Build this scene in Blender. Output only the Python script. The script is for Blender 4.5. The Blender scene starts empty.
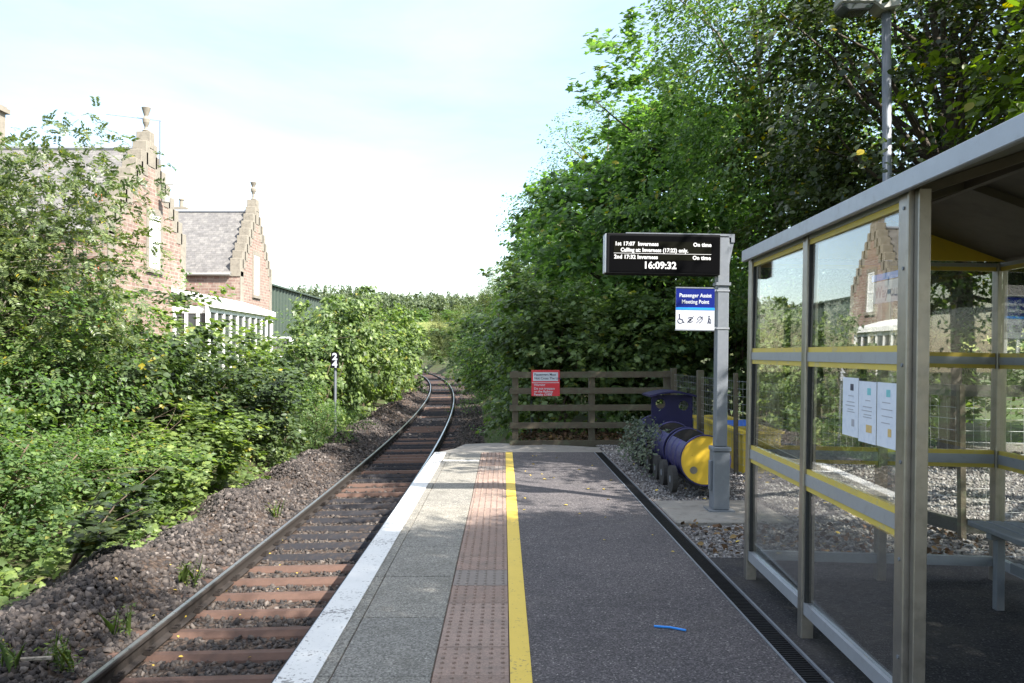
import bpy, math, random
import numpy as np
from mathutils import Matrix, Vector

R = math.radians
C = bpy.context.scene.collection
rnd = random.Random(7)
HOR_U, HOR_V, F, EYE = 504.0, 353.0, 826.0, 1.6      # camera: lens in pixels, eye height

# ------------------------------------------------------------------ helpers
ROOT = {}

class MB:
    def __init__(s): s.v = []; s.f = []
    def add(s, vs, fs):
        n = len(s.v); s.v += [tuple(p) for p in vs]; s.f += [tuple(i + n for i in q) for q in fs]; return s
    def box(s, x0, x1, y0, y1, z0, z1, m=None):
        vs = [Vector(p) for p in ((x0,y0,z0),(x1,y0,z0),(x1,y1,z0),(x0,y1,z0),(x0,y0,z1),(x1,y0,z1),(x1,y1,z1),(x0,y1,z1))]
        if m is not None: vs = [m @ p for p in vs]
        return s.add(vs, [(0,3,2,1),(4,5,6,7),(0,1,5,4),(1,2,6,5),(2,3,7,6),(3,0,4,7)])
    def prism(s, poly, a0, a1, axis='y'):
        def P(p, a):
            return {'y': (p[0], a, p[1]), 'x': (a, p[0], p[1]), 'z': (p[0], p[1], a)}[axis]
        n = len(poly); vs = [P(p, a0) for p in poly] + [P(p, a1) for p in poly]
        fs = [tuple(range(n)), tuple(range(2*n-1, n-1, -1))] + [(i, i+n, (i+1) % n + n, (i+1) % n) for i in range(n)]
        return s.add(vs, fs)
    def tube(s, pts, rad, n=8, cap=True):
        pts = [Vector(p) for p in pts]
        if not hasattr(rad, '__len__'): rad = [rad]*len(pts)
        vs = []; up = None
        for i, p in enumerate(pts):
            d = (pts[min(i+1, len(pts)-1)] - pts[max(i-1, 0)]).normalized()
            if up is None: up = Vector((1,0,0)) if abs(d.x) < .8 else Vector((0,1,0))
            a = d.cross(up).normalized(); b = d.cross(a).normalized(); up = a.cross(d) if False else up
            for k in range(n):
                t = 2*math.pi*k/n; vs.append(p + (a*math.cos(t) + b*math.sin(t))*rad[i])
        fs = []
        for i in range(len(pts)-1):
            for k in range(n):
                k2 = (k+1) % n; fs.append((i*n+k, i*n+k2, (i+1)*n+k2, (i+1)*n+k))
        if cap: fs += [tuple(range(n-1, -1, -1)), tuple((len(pts)-1)*n + k for k in range(n))]
        return s.add(vs, fs)
    def lathe(s, prof, o=(0,0,0), n=16, m=None):
        vs = []; o = Vector(o)
        for r, z in prof:
            for k in range(n):
                t = 2*math.pi*k/n; p = Vector((r*math.cos(t), r*math.sin(t), z))
                vs.append((m @ p if m is not None else p) + o)
        fs = [(i*n+k, i*n+(k+1) % n, (i+1)*n+(k+1) % n, (i+1)*n+k) for i in range(len(prof)-1) for k in range(n)]
        fs += [tuple(range(n-1, -1, -1)), tuple((len(prof)-1)*n + k for k in range(n))]
        return s.add(vs, fs)
    def stroke(s, pts, w, y, d=.002):                 # a flat line of width w in a plane facing -y
        for (x0, z0), (x1, z1) in zip(pts, pts[1:]):
            dx, dz = x1-x0, z1-z0; L = math.hypot(dx, dz) or 1; nx, nz = -dz/L*w/2, dx/L*w/2
            s.prism([(x0+nx, z0+nz), (x0-nx, z0-nz), (x1-nx, z1-nz), (x1+nx, z1+nz)], y-d, y)
        return s
    def build(s, name, mat, parent=None, smooth=False, bevel=0, world=True):
        me = bpy.data.meshes.new(name)
        vs = s.v
        root = parent
        while root is not None and root.parent is not None: root = root.parent
        if world and root is not None and root.name in ROOT:
            mi = ROOT[root.name].inverted(); vs = [tuple(mi @ Vector(p)) for p in vs]
        me.from_pydata(vs, [], s.f); me.validate(); me.update()
        return link(name, me, mat, parent, smooth, bevel)

def link(name, me, mat, parent=None, smooth=False, bevel=0):
    import bmesh
    bm = bmesh.new(); bm.from_mesh(me); bmesh.ops.recalc_face_normals(bm, faces=bm.faces)
    if bevel: bmesh.ops.bevel(bm, geom=bm.edges[:], offset=bevel, segments=1, affect='EDGES', clamp_overlap=True)
    bm.to_mesh(me); bm.free()
    if smooth:
        for p in me.polygons: p.use_smooth = True
    o = bpy.data.objects.new(name, me); C.objects.link(o)
    if mat: me.materials.append(mat)
    if parent: o.parent = parent
    return o

def tris(name, V, Fc, mat, parent=None, smooth=False):
    me = bpy.data.meshes.new(name); V = np.asarray(V, np.float32); Fc = np.asarray(Fc, np.int32)
    me.vertices.add(len(V)); me.vertices.foreach_set('co', V.ravel())
    me.loops.add(Fc.size); me.loops.foreach_set('vertex_index', Fc.ravel())
    me.polygons.add(len(Fc)); me.polygons.foreach_set('loop_start', np.arange(0, Fc.size, 3, dtype=np.int32))
    me.polygons.foreach_set('loop_total', np.full(len(Fc), 3, np.int32))
    if smooth: me.polygons.foreach_set('use_smooth', np.ones(len(Fc), bool))
    me.update(); me.validate()
    me.materials.append(mat)
    o = bpy.data.objects.new(name, me); C.objects.link(o)
    if parent: o.parent = parent
    return o

def tag(o, label, cat, group=None, kind=None):
    if label: o['label'] = label
    if cat: o['category'] = cat
    if group: o['group'] = group
    if kind: o['kind'] = kind
    return o
def thing(name, loc, label, cat, group=None, rot=(0,0,0)):
    o = bpy.data.objects.new(name, None); C.objects.link(o); o.location = loc; o.rotation_euler = rot
    from mathutils import Euler
    ROOT[o.name] = Matrix.Translation(Vector(loc)) @ Euler(rot).to_matrix().to_4x4()
    o.empty_display_size = .2
    return tag(o, label, cat, group)
def struct(o): o['kind'] = 'structure'; return o
def stuff(o): o['kind'] = 'stuff'; return o
def dup(o, loc=None, rotz=None, scale=None, label=None, group=None):
    def cp(a, par):
        c = a.copy(); C.objects.link(c)
        if par is not None: c.parent = par
        for ch in a.children: cp(ch, c)
        return c
    c = cp(o, None)
    if loc is not None: c.location = loc
    if rotz is not None: c.rotation_euler.z = rotz
    if scale is not None: c.scale = scale if hasattr(scale, '__len__') else (scale,)*3
    if label: c['label'] = label
    if group: c['group'] = group
    return c
def text_mesh(name, body, size, mat, parent, loc, align='LEFT', bold=0, sx=1.0, rot=(R(90),0,0), depth=.0008, local=False):
    cu = bpy.data.curves.new(name, 'FONT'); cu.body = body; cu.size = size; cu.align_x = align; cu.offset = bold; cu.extrude = depth
    cu.resolution_u = 3; cu.space_character = 1.06 if body[0] in '12OIC' and size < .06 and bold > .002 else 1.0
    t = bpy.data.objects.new(name, cu); C.objects.link(t)
    dg = bpy.context.evaluated_depsgraph_get(); me = bpy.data.meshes.new_from_object(t.evaluated_get(dg))
    bpy.data.objects.remove(t); bpy.data.curves.remove(cu)
    from mathutils import Euler
    m = Matrix.Translation(Vector(loc)) @ Euler(rot).to_matrix().to_4x4() @ Matrix.Diagonal((sx,1,1,1))
    root = parent
    while root.parent is not None: root = root.parent
    if not local and root.name in ROOT: m = ROOT[root.name].inverted() @ m
    me.transform(m); me.name = name
    o = bpy.data.objects.new(name, me); C.objects.link(o); me.materials.clear(); me.materials.append(mat); o.parent = parent
    return o

# ------------------------------------------------------------------ materials
def nt(name):
    m = bpy.data.materials.new(name); m.use_nodes = True; t = m.node_tree; t.nodes.clear()
    return m, t
def N(t, typ, **kw):
    n = t.nodes.new(typ)
    for k, v in kw.items():
        if k in ('op',): n.operation = v
        elif isinstance(k, str) and hasattr(n, k): setattr(n, k, v)
    return n
def setin(n, **kw):
    for k, v in kw.items(): n.inputs[k.replace('_', ' ')].default_value = v
def ramp(t, fac, stops):
    r = t.nodes.new('ShaderNodeValToRGB'); e = r.color_ramp.elements
    while len(e) < len(stops): e.new(.5)
    for i, (p, c) in enumerate(stops):
        e[i].position = p; e[i].color = (c, c, c, 1) if not hasattr(c, '__len__') else (*c, 1)
    t.links.new(fac, r.inputs[0]); return r.outputs[0]
def mix(t, fac, a, b, typ='MIX'):
    m = t.nodes.new('ShaderNodeMix'); m.data_type = 'RGBA'; m.blend_type = typ
    for s, i in ((fac, 0), (a, 6), (b, 7)):
        if hasattr(s, 'is_linked'): t.links.new(s, m.inputs[i])
        elif hasattr(s, '__len__'): m.inputs[i].default_value = (*s, 1)
        else: m.inputs[i].default_value = s
    return m.outputs[2]
def noise(t, co, scale, detail=4, rough=.55, dist=0):
    n = t.nodes.new('ShaderNodeTexNoise'); setin(n, Scale=scale, Detail=detail, Roughness=rough, Distortion=dist)
    t.links.new(co, n.inputs['Vector']); return n.outputs['Fac']
def finish(t, col, rough=.6, metal=0, bumpsrc=None, bstr=.3, bdist=.01, spec=.5):
    p = t.nodes.new('ShaderNodeBsdfPrincipled'); o = t.nodes.new('ShaderNodeOutputMaterial')
    if hasattr(col, 'is_linked'): t.links.new(col, p.inputs['Base Color'])
    else: p.inputs['Base Color'].default_value = (*col, 1)
    if hasattr(rough, 'is_linked'): t.links.new(rough, p.inputs['Roughness'])
    else: p.inputs['Roughness'].default_value = rough
    p.inputs['Metallic'].default_value = metal; p.inputs['Specular IOR Level'].default_value = spec
    if bumpsrc is not None:
        b = t.nodes.new('ShaderNodeBump'); b.inputs['Strength'].default_value = bstr; b.inputs['Distance'].default_value = bdist
        t.links.new(bumpsrc, b.inputs['Height']); t.links.new(b.outputs[0], p.inputs['Normal'])
    t.links.new(p.outputs[0], o.inputs[0]); return p
def co(t): return t.nodes.new('ShaderNodeTexCoord').outputs['Object']
def mul(c, k): return tuple(min(1, x*k) for x in c)
def simple(name, c, rough=.55, metal=0, var=.18, scale=6, c2=None, cover=(.45,.65), bump=0, bscale=80, spec=.5):
    m, t = nt(name); q = co(t)
    col = mix(t, noise(t, q, scale), mul(c, 1-var), mul(c, 1+var))
    if c2 is not None: col = mix(t, ramp(t, noise(t, q, scale*2.3, 8, .65), [(cover[0], 0), (cover[1], 1)]), col, c2)
    rr = t.nodes.new('ShaderNodeMapRange'); setin(rr, To_Min=max(.05, rough-.1), To_Max=min(1, rough+.15)); t.links.new(noise(t, q, scale*4), rr.inputs[0])
    finish(t, col, rr.outputs[0], metal, noise(t, q, bscale, 3) if bump else None, bump, .01, spec)
    return m
def leafmat(name, c, var=.35, trans=.35, yellow=.04, rough=.42, tc=None, yc=(.3,.24,.02)):
    m, t = nt(name); g = t.nodes.new('ShaderNodeNewGeometry')
    rp = g.outputs['Random Per Island']
    col = ramp(t, rp, [(0, mul(c, 1-var)), (.5, c), (max(.6, 1-yellow-.02), mul((c[0]*1.25, c[1]*1.1, c[2]), 1+var)), (1-yellow*.5, yc if yellow else mul(c, 1+var))])
    q = co(t); col = mix(t, 1.0, col, ramp(t, noise(t, q, .9, 3, .6), [(.3, (.66,.7,.72)), (.52, (1,1,1)), (.72, (1.28,1.2,1.1))]), 'MULTIPLY')
    d = t.nodes.new('ShaderNodeBsdfPrincipled'); t.links.new(col, d.inputs['Base Color']); d.inputs['Roughness'].default_value = rough
    d.inputs['Specular IOR Level'].default_value = .35
    tr = t.nodes.new('ShaderNodeBsdfTranslucent')
    tcol = mix(t, 1.0, col, tc or (.95, 1.0, .62), 'MULTIPLY')
    hs = t.nodes.new('ShaderNodeHueSaturation'); hs.inputs['Value'].default_value = 1.9; hs.inputs['Saturation'].default_value = 1.1; t.links.new(tcol, hs.inputs['Color'])
    t.links.new(hs.outputs[0], tr.inputs[0])
    mx = t.nodes.new('ShaderNodeMixShader'); mx.inputs[0].default_value = trans
    t.links.new(d.outputs[0], mx.inputs[1]); t.links.new(tr.outputs[0], mx.inputs[2])
    o = t.nodes.new('ShaderNodeOutputMaterial'); t.links.new(mx.outputs[0], o.inputs[0]); return m
def islandmat(name, stops, rough=.85, bump=.4, bscale=90):
    m, t = nt(name); g = t.nodes.new('ShaderNodeNewGeometry'); q = co(t)
    col = ramp(t, g.outputs['Random Per Island'], stops)
    col = mix(t, noise(t, q, 25), mix(t, 1.0, col, (.7,.7,.7), 'MULTIPLY'), col)
    finish(t, col, rough, 0, noise(t, q, bscale, 3), bump, .006); return m

M = {}
# asphalt with pale aggregate
m, t = nt('asphalt'); q = co(t)
v = t.nodes.new('ShaderNodeTexVoronoi'); setin(v, Scale=120.0); t.links.new(q, v.inputs['Vector'])
sp = ramp(t, v.outputs['Color'], [(.25, (.05,.046,.048)), (.6, (.088,.08,.083)), (.85, (.14,.13,.13)), (.97, (.3,.28,.265))])
big = ramp(t, noise(t, q, .9, 6, .6), [(.3, (.82,.82,.84)), (.7, (1.12,1.1,1.08))])
col = mix(t, 1.0, sp, big, 'MULTIPLY')
st = ramp(t, noise(t, q, 2.6, 7, .7), [(.56, 0), (.72, .5)])
col = mix(t, st, col, (.105,.096,.085))
v2 = t.nodes.new('ShaderNodeTexVoronoi'); setin(v2, Scale=2.3); t.links.new(q, v2.inputs['Vector'])
col = mix(t, ramp(t, v2.outputs['Distance'], [(.02, .55), (.032, 0)]), col, (.03,.03,.032))
col = mix(t, ramp(t, noise(t, q, .55, 5, .7, .6), [(.5, 0), (.53, .22), (.56, 0)]), col, (.03,.03,.032))
finish(t, col, .85, 0, v.outputs['Distance'], .6, .004, .2); M['asphalt'] = m
m, t = nt('shelter_asphalt'); q = co(t)
v = t.nodes.new('ShaderNodeTexVoronoi'); setin(v, Scale=110.0); t.links.new(q, v.inputs['Vector'])
sp = ramp(t, v.outputs['Color'], [(.3, (.024,.024,.026)), (.8, (.045,.044,.047)), (.98, (.1,.095,.095))])
col = mix(t, ramp(t, noise(t, q, 1.6, 7, .65), [(.45, 0), (.7, .6)]), sp, (.075,.068,.06))
finish(t, col, .9, 0, v.outputs['Distance'], .4, .004, .1); M['asphalt2'] = m
# coping concrete
m, t = nt('coping_concrete'); q = co(t)
v = t.nodes.new('ShaderNodeTexVoronoi'); setin(v, Scale=110.0); t.links.new(q, v.inputs['Vector'])
g = t.nodes.new('ShaderNodeNewGeometry')
sp = ramp(t, v.outputs['Color'], [(.2, (.11,.103,.09)), (.55, (.195,.185,.163)), (.9, (.29,.275,.24)), (1, (.43,.41,.36))])
isl = ramp(t, g.outputs['Random Per Island'], [(0, (.85,.86,.88)), (1, (1.14,1.12,1.08))])
col = mix(t, 1.0, sp, isl, 'MULTIPLY')
col = mix(t, ramp(t, noise(t, q, 3.2, 8, .65), [(.5, 0), (.75, .6)]), col, (.09,.085,.07))
finish(t, col, .85, 0, v.outputs['Distance'], .45, .004, .3); M['coping'] = m
# tactile
m, t = nt('tactile_pink'); q = co(t); g = t.nodes.new('ShaderNodeNewGeometry')
v = t.nodes.new('ShaderNodeTexVoronoi'); setin(v, Scale=150.0); t.links.new(q, v.inputs['Vector'])
c0 = ramp(t, g.outputs['Random Per Island'], [(0, (.2,.145,.118)), (.5, (.225,.16,.13)), (.9, (.255,.188,.155))])
col = mix(t, 1.0, c0, ramp(t, v.outputs['Color'], [(.1, .8), (.9, 1.2)]), 'MULTIPLY')
col = mix(t, ramp(t, noise(t, q, 5, 8, .7), [(.48, 0), (.75, .65)]), col, (.12,.105,.09))
finish(t, col, .85, 0, v.outputs['Distance'], .3, .003, .3); M['tactile'] = m
M['tactile_grey'] = simple('tactile_grey', (.19,.16,.14), .85, 0, .2, 20, (.13,.115,.1), (.5,.75), .3, 150)
def paint(name, c, under, thr):
    m, t = nt(name); q = co(t)
    n1 = noise(t, q, 42, 6, .7); n2 = noise(t, q, 2.2, 3, .6)
    a = t.nodes.new('ShaderNodeMath'); a.operation = 'MULTIPLY_ADD'; t.links.new(n2, a.inputs[0]); a.inputs[1].default_value = .55; t.links.new(n1, a.inputs[2])
    wear = ramp(t, a.outputs[0], [(thr, 0), (thr+.035, 1)])
    base = mix(t, noise(t, q, 4, 6, .7), mul(c, .8), c)
    base = mix(t, ramp(t, noise(t, q, 14, 6, .7), [(.55, 0), (.8, .35)]), base, mul(c, .55))
    finish(t, mix(t, wear, base, under), .65, 0, n1, .25, .003); return m
M['white_paint'] = paint('white_line_paint', (.62,.61,.585), (.2,.19,.18), .85)
M['yellow_paint'] = paint('yellow_line_paint', (.62,.44,.06), (.25,.19,.06), .9)
M['galv'] = simple('galvanised_steel', (.165,.18,.205), .5, .35, .14, 9, (.2,.215,.235), (.5,.8), .06, 120)
M['alu'] = simple('weathered_aluminium', (.28,.262,.238), .34, .8, .15, 5, (.18,.168,.15), (.5,.85), .03, 90)
M['alu_pale'] = simple('pale_aluminium_trim', (.3,.315,.345), .42, .4, .1, 6, (.22,.22,.22), (.55,.85), .03, 90)
M['yellow'] = simple('yellow_strip_vinyl', (.5,.38,.07), .5, 0, .12, 8, (.36,.31,.18), (.55,.7))
M['roof_grey'] = simple('roof_sheet_grey', (.12,.1,.08), .6, 0, .2, 3, (.08,.07,.055), (.5,.8))
M['gable_yellow'] = simple('gable_panel_yellow', (.62,.43,.04), .55, 0, .12, 3, (.45,.32,.05), (.55,.85))
M['black'] = simple('black_plastic', (.006,.006,.007), .6, 0, .2, 12, spec=.12)
M['screen'] = simple('screen_glass', (.003,.003,.0035), .5, 0, .1, 2, spec=.02)
M['screen_panel'] = simple('led_panel_unlit', (.007,.007,.005), .6, 0, .15, 60, spec=.02)
M['rust_steel'] = simple('rusty_steel', (.085,.047,.033), .8, .1, .3, 7, (.1,.055,.04), (.45,.7), .3, 60)
M['rail_side'] = simple('rail_web_rust', (.022,.016,.013), .9, 0, .3, 5, (.015,.012,.011), (.45,.7), .2, 60)
M['rail_top'] = simple('polished_rail', (.42,.41,.41), .28, .9, .1, 3)
M['dark_sleeper'] = simple('dark_sleeper', (.026,.026,.03), .95, 0, .3, 6, (.06,.045,.036), (.5,.75), .4, 50, spec=.1)
M['fence_wood'] = simple('weathered_fence_wood', (.075,.06,.04), .85, 0, .35, 5, (.09,.1,.06), (.5,.72), .4, 40)
M['dark_wood'] = simple('dark_board', (.045,.042,.036), .85, 0, .3, 5, (.06,.065,.05), (.5,.75), .4, 40)
M['wire'] = simple('fence_wire', (.3,.31,.31), .5, .6, .1, 9)
M['bark'] = simple('bark', (.06,.047,.036), .9, 0, .35, 9, (.09,.085,.06), (.5,.7), .8, 45)
M['bark_pale'] = simple('pale_bark', (.24,.21,.17), .85, 0, .3, 7, (.1,.09,.07), (.5,.65), .6, 45)
M['twig'] = simple('twig_bark', (.11,.08,.055), .85, 0, .3, 9)
M['soil'] = simple('soil', (.06,.045,.03), .95, 0, .35, 2, (.045,.06,.02), (.5,.7), .6, 20)
M['concrete'] = simple('worn_concrete', (.2,.185,.165), .85, 0, .2, 4, (.12,.108,.09), (.5,.72), .3, 70)
M['navy'] = simple('navy_barrel_paint', (.014,.012,.078), .45, 0, .25, 4, (.055,.045,.05), (.6,.74), .12, 25)
M['navy_dark'] = simple('navy_cab_paint', (.01,.0095,.045), .55, 0, .2, 5, (.03,.03,.04), (.6,.8), spec=.25)
M['train_yellow'] = simple('yellow_barrel_end_paint', (.62,.4,.03), .42, 0, .12, 5, (.3,.13,.03), (.66,.74))
M['dark_in'] = simple('dark_barrel_inside', (.02,.018,.018), .9, 0, .2, 8)
M['wheel'] = simple('blackened_wheel', (.022,.021,.02), .8, 0, .3, 10)
M['trough'] = simple('yellow_trough_paint', (.55,.4,.035), .55, 0, .15, 3, (.3,.22,.05), (.55,.75))
M['blue_board'] = simple('blue_board_paint', (.03,.11,.42), .5, 0, .15, 4)
M['sign_red'] = simple('sign_red', (.5,.018,.03), .4, 0, .08, 8)
M['sign_white'] = simple('sign_white', (.46,.48,.53), .4, 0, .05, 8)
M['sign_navy'] = simple('sign_navy', (.006,.014,.14), .4, 0, .06, 8, spec=.15)
M['sign_blue'] = simple('sign_blue_band', (.015,.22,.7), .35, 0, .05, 8)
M['ink'] = simple('dark_ink', (.03,.03,.06), .5, 0, .1, 20)
M['ink_grey'] = simple('grey_ink', (.3,.3,.34), .6, 0, .1, 20)
M['ink_tan'] = simple('tan_print', (.5,.35,.14), .6, 0, .2, 40)
M['ink_teal'] = simple('teal_print', (.16,.42,.46), .6, 0, .2, 40)
M['paper'] = simple('crinkled_paper', (.55,.58,.66), .6, 0, .05, 14, (.46,.5,.6), (.5,.7), .25, 22)
M['blue_strip'] = simple('blue_plastic', (.01,.2,.62), .35, 0, .05, 20)
M['lamp_grey'] = simple('lamp_housing', (.3,.3,.28), .5, .2, .1, 8)
M['white_frame'] = simple('white_painted_frame', (.8,.8,.78), .4, 0, .05, 3)
M['buff'] = simple('buff_sandstone', (.225,.2,.162), .85, 0, .2, 3, (.14,.122,.1), (.5,.72), .4, 12)
M['dark_pane'] = simple('dark_window_pane', (.05,.055,.06), .08, 0, .2, 1)
M['pale_pane'] = simple('pale_blind_pane', (.6,.6,.58), .15, 0, .1, 1)  # one even pale tone across the whole window pane
M['car_white'] = simple('white_car_paint', (.78,.79,.8), .25, 0, .03, 2)
M['rubber'] = simple('rubber', (.02,.02,.02), .8, 0, .1, 9)
M['shed_green'] = simple('green_sheet_metal', (.035,.052,.038), .6, 0, .12, 1.5, (.045,.062,.047), (.5,.8))
M['berry'] = simple('rowan_berries', (.34,.1,.03), .4, 0, .3, 30)
def masonry(name, c1, c2, mortar, scale, bw=.5, rh=.25, ms=.018, flip=False):
    m, t = nt(name); q = co(t); s = t.nodes.new('ShaderNodeSeparateXYZ'); t.links.new(q, s.inputs[0])
    a = t.nodes.new('ShaderNodeMath'); t.links.new(s.outputs[0], a.inputs[0]); t.links.new(s.outputs[1], a.inputs[1])
    cb = t.nodes.new('ShaderNodeCombineXYZ')
    if flip: t.links.new(s.outputs[0], cb.inputs[0])
    else: t.links.new(a.outputs[0], cb.inputs[0])
    t.links.new(s.outputs[2], cb.inputs[1])
    b = t.nodes.new('ShaderNodeTexBrick'); setin(b, Scale=scale, Color1=(*c1,1), Color2=(*c2,1), Mortar=(*mortar,1))
    b.inputs['Mortar Size'].default_value = ms; b.inputs['Brick Width'].default_value = bw; b.inputs['Row Height'].default_value = rh; b.inputs['Bias'].default_value = 0
    b.offset = .43; b.squash = 1.3; b.squash_frequency = 3
    n = noise(t, q, .35, 3, .5, 1)
    t.links.new(cb.outputs[0], b.inputs['Vector'])
    col = mix(t, 1.0, b.outputs['Color'], ramp(t, noise(t, q, 5, 6, .7), [(.25, .6), (.75, 1.3)]), 'MULTIPLY')
    finish(t, col, .85, 0, b.outputs['Fac'], -.5, .01); return m
M['sandstone'] = masonry('red_sandstone_blocks', (.205,.122,.1), (.275,.2,.16), (.3,.26,.22), 2.1, .62, .3, .03)
M['slate'] = masonry('slate_tiles', (.115,.11,.108), (.168,.16,.15), (.1,.09,.09), 1.7, .34, .2, .012, True)
M['platform_wall'] = masonry('platform_brick', (.16,.09,.06), (.11,.075,.06), (.14,.13,.12), 2.2)
# ballast sheet / gravel sheet
def gravelsheet(name, stops, scale, bd):
    m, t = nt(name); q = co(t); v = t.nodes.new('ShaderNodeTexVoronoi'); setin(v, Scale=scale); t.links.new(q, v.inputs['Vector'])
    col = mix(t, 1.0, ramp(t, v.outputs['Color'], stops), ramp(t, noise(t, q, 1.1, 5), [(.3, .75), (.7, 1.2)]), 'MULTIPLY')
    finish(t, col, .9, 0, v.outputs['Distance'], 1.0, bd, .2); return m
M['ballast'] = gravelsheet('ballast_bed', [(.1, (.03,.022,.018)), (.5, (.06,.043,.034)), (.9, (.1,.073,.057))], 17, .05)
M['gravel'] = gravelsheet('gravel_bed', [(.1, (.07,.062,.058)), (.5, (.14,.13,.12)), (.9, (.24,.225,.21))], 38, .02)
# terrain: earth and grass near, pale crop field on the rising ground
m, t = nt('terrain'); q = co(t); s = t.nodes.new('ShaderNodeSeparateXYZ'); t.links.new(q, s.inputs[0])
near = mix(t, ramp(t, noise(t, q, .8, 6), [(.4, 0), (.6, 1)]), (.05,.042,.025), (.05,.075,.022))
fld = mix(t, noise(t, q, .03, 5), (.2,.2,.06), (.16,.19,.05))
mr = t.nodes.new('ShaderNodeMapRange'); setin(mr, From_Min=170.0, From_Max=200.0); t.links.new(s.outputs[1], mr.inputs[0])
finish(t, mix(t, mr.outputs[0], near, fld), .95, 0, noise(t, q, 9, 5), .5, .05, .2); M['terrain'] = m
# glass: clear sheet with Fresnel reflection on both faces
m, t = nt('shelter_glass'); g = t.nodes.new('ShaderNodeNewGeometry')
d = t.nodes.new('ShaderNodeVectorMath'); d.operation = 'DOT_PRODUCT'; t.links.new(g.outputs['Incoming'], d.inputs[0]); t.links.new(g.outputs['Normal'], d.inputs[1])
ab = N(t, 'ShaderNodeMath', op='ABSOLUTE'); t.links.new(d.outputs['Value'], ab.inputs[0])
om = N(t, 'ShaderNodeMath', op='SUBTRACT'); om.inputs[0].default_value = 1; t.links.new(ab.outputs[0], om.inputs[1])
pw = N(t, 'ShaderNodeMath', op='POWER'); t.links.new(om.outputs[0], pw.inputs[0]); pw.inputs[1].default_value = 5
ma = N(t, 'ShaderNodeMath', op='MULTIPLY_ADD'); t.links.new(pw.outputs[0], ma.inputs[0]); ma.inputs[1].default_value = .95; ma.inputs[2].default_value = .085
tp = t.nodes.new('ShaderNodeBsdfTransparent'); tp.inputs[0].default_value = (.95,.965,.95,1)
gl = t.nodes.new('ShaderNodeBsdfGlossy'); gl.inputs['Roughness'].default_value = 0.0; gl.inputs[0].default_value = (1,1,1,1)
mx = t.nodes.new('ShaderNodeMixShader'); t.links.new(ma.outputs[0], mx.inputs[0]); t.links.new(tp.outputs[0], mx.inputs[1]); t.links.new(gl.outputs[0], mx.inputs[2])
o_ = t.nodes.new('ShaderNodeOutputMaterial'); t.links.new(mx.outputs[0], o_.inputs[0]); M['glass'] = m
m, t = nt('led_text'); e = t.nodes.new('ShaderNodeEmission'); e.inputs[0].default_value = (1,.98,.95,1); e.inputs[1].default_value = .4
o_ = t.nodes.new('ShaderNodeOutputMaterial'); t.links.new(e.outputs[0], o_.inputs[0]); M['led'] = m
# foliage
M['lf_syc'] = leafmat('sycamore_leaf', (.1,.155,.055), .45, .38, .01, yc=(.22,.21,.05))
M['lf_lime'] = leafmat('lime_leaf', (.085,.13,.026), .3, .55, .012, yc=(.24,.2,.03))
M['lf_dark'] = leafmat('evergreen_and_shaded_leaf', (.034,.052,.018), .4, .28, .008, .34)
M['lf_birch'] = leafmat('birch_leaf', (.095,.16,.06), .4, .52, .006, yc=(.22,.19,.03))
M['lf_maple'] = leafmat('maple_leaf', (.1,.18,.06), .4, .55, .005)
M['lf_willow'] = leafmat('willow_leaf', (.11,.14,.06), .3, .4, 0, .45)
M['lf_rowan'] = leafmat('rowan_leaf', (.1,.138,.058), .35, .32, .012, .35)
M['lf_nettle'] = leafmat('undergrowth_leaf', (.115,.17,.055), .45, .4, .012, .45, yc=(.26,.24,.05))
M['lf_grass'] = leafmat('grass_blade', (.1,.15,.04), .35, .3, .06)
M['lf_succ'] = leafmat('silvery_trailing_leaf', (.06,.085,.055), .3, .2, 0, .5)
M['lf_fallen'] = leafmat('fallen_leaf', (.4,.3,.05), .3, .1, .25, .6, yc=(.22,.1,.03))
M['lf_litter'] = leafmat('leaf_litter', (.075,.045,.025), .45, .1, .1, .8, yc=(.2,.13,.05))
M['lf_pine'] = leafmat('pine_needles', (.085,.115,.065), .3, .3, 0, .6)
M['stone'] = islandmat('ballast_stone', [(0, (.015,.012,.012)), (.35, (.036,.029,.027)), (.7, (.066,.053,.047)), (.93, (.105,.086,.075)), (1, (.19,.165,.15))], .88, .4, 70)
M['stone_dark'] = islandmat('oily_ballast_stone', [(0, (.013,.011,.011)), (.5, (.04,.032,.028)), (.9, (.08,.064,.054)), (1, (.15,.125,.108))], .8, .4, 70)
M['chip'] = islandmat('gravel_chip', [(0, (.08,.07,.068)), (.4, (.17,.155,.15)), (.8, (.28,.265,.255)), (1, (.4,.38,.365))], .88, .2, 90)

# ------------------------------------------------------------------ terrain
def sm(a): a = max(0., min(1., a)); return a*a*(3-2*a)
def off(y):                                            # the line bends away to the left
    d = max(0., y-12.); return -d*d/(2*560.)
TC = -2.5                                              # track centre beside the platform
def bank(s): return -1.1 + .75*sm((-s-2.5)/4.5) + .35*sm((-s-8)/6)
def height(x, y):
    s = x - off(y) - TC
    if s < 0: z = -1.25 + .15*sm((-s-1.5)/.8) + (bank(s)+1.1)
    else: z = -1.25 + 1.19*sm((s-1.5)/1.9)
    z += 14*sm((y-140)/200) + 11*sm((y-340)/130)*(1-.0015*(x+60))
    return z
def axis(lo, hi, fine_lo, fine_hi, step, grow):
    a = list(np.arange(fine_lo, fine_hi+1e-6, step)); d = step
    while a[-1] < hi: d *= grow; a.append(a[-1]+d)
    d = step; b = [fine_lo]
    while b[-1] > lo: d *= grow; b.append(b[-1]-d)
    return b[:0:-1] + a
xs = axis(-900, 900, -16, 10, .4, 1.16); ys = axis(-60, 1500, -4, 40, .8, 1.08)
V = [(x, y, height(x, y)) for y in ys for x in xs]; nx = len(xs)
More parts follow.
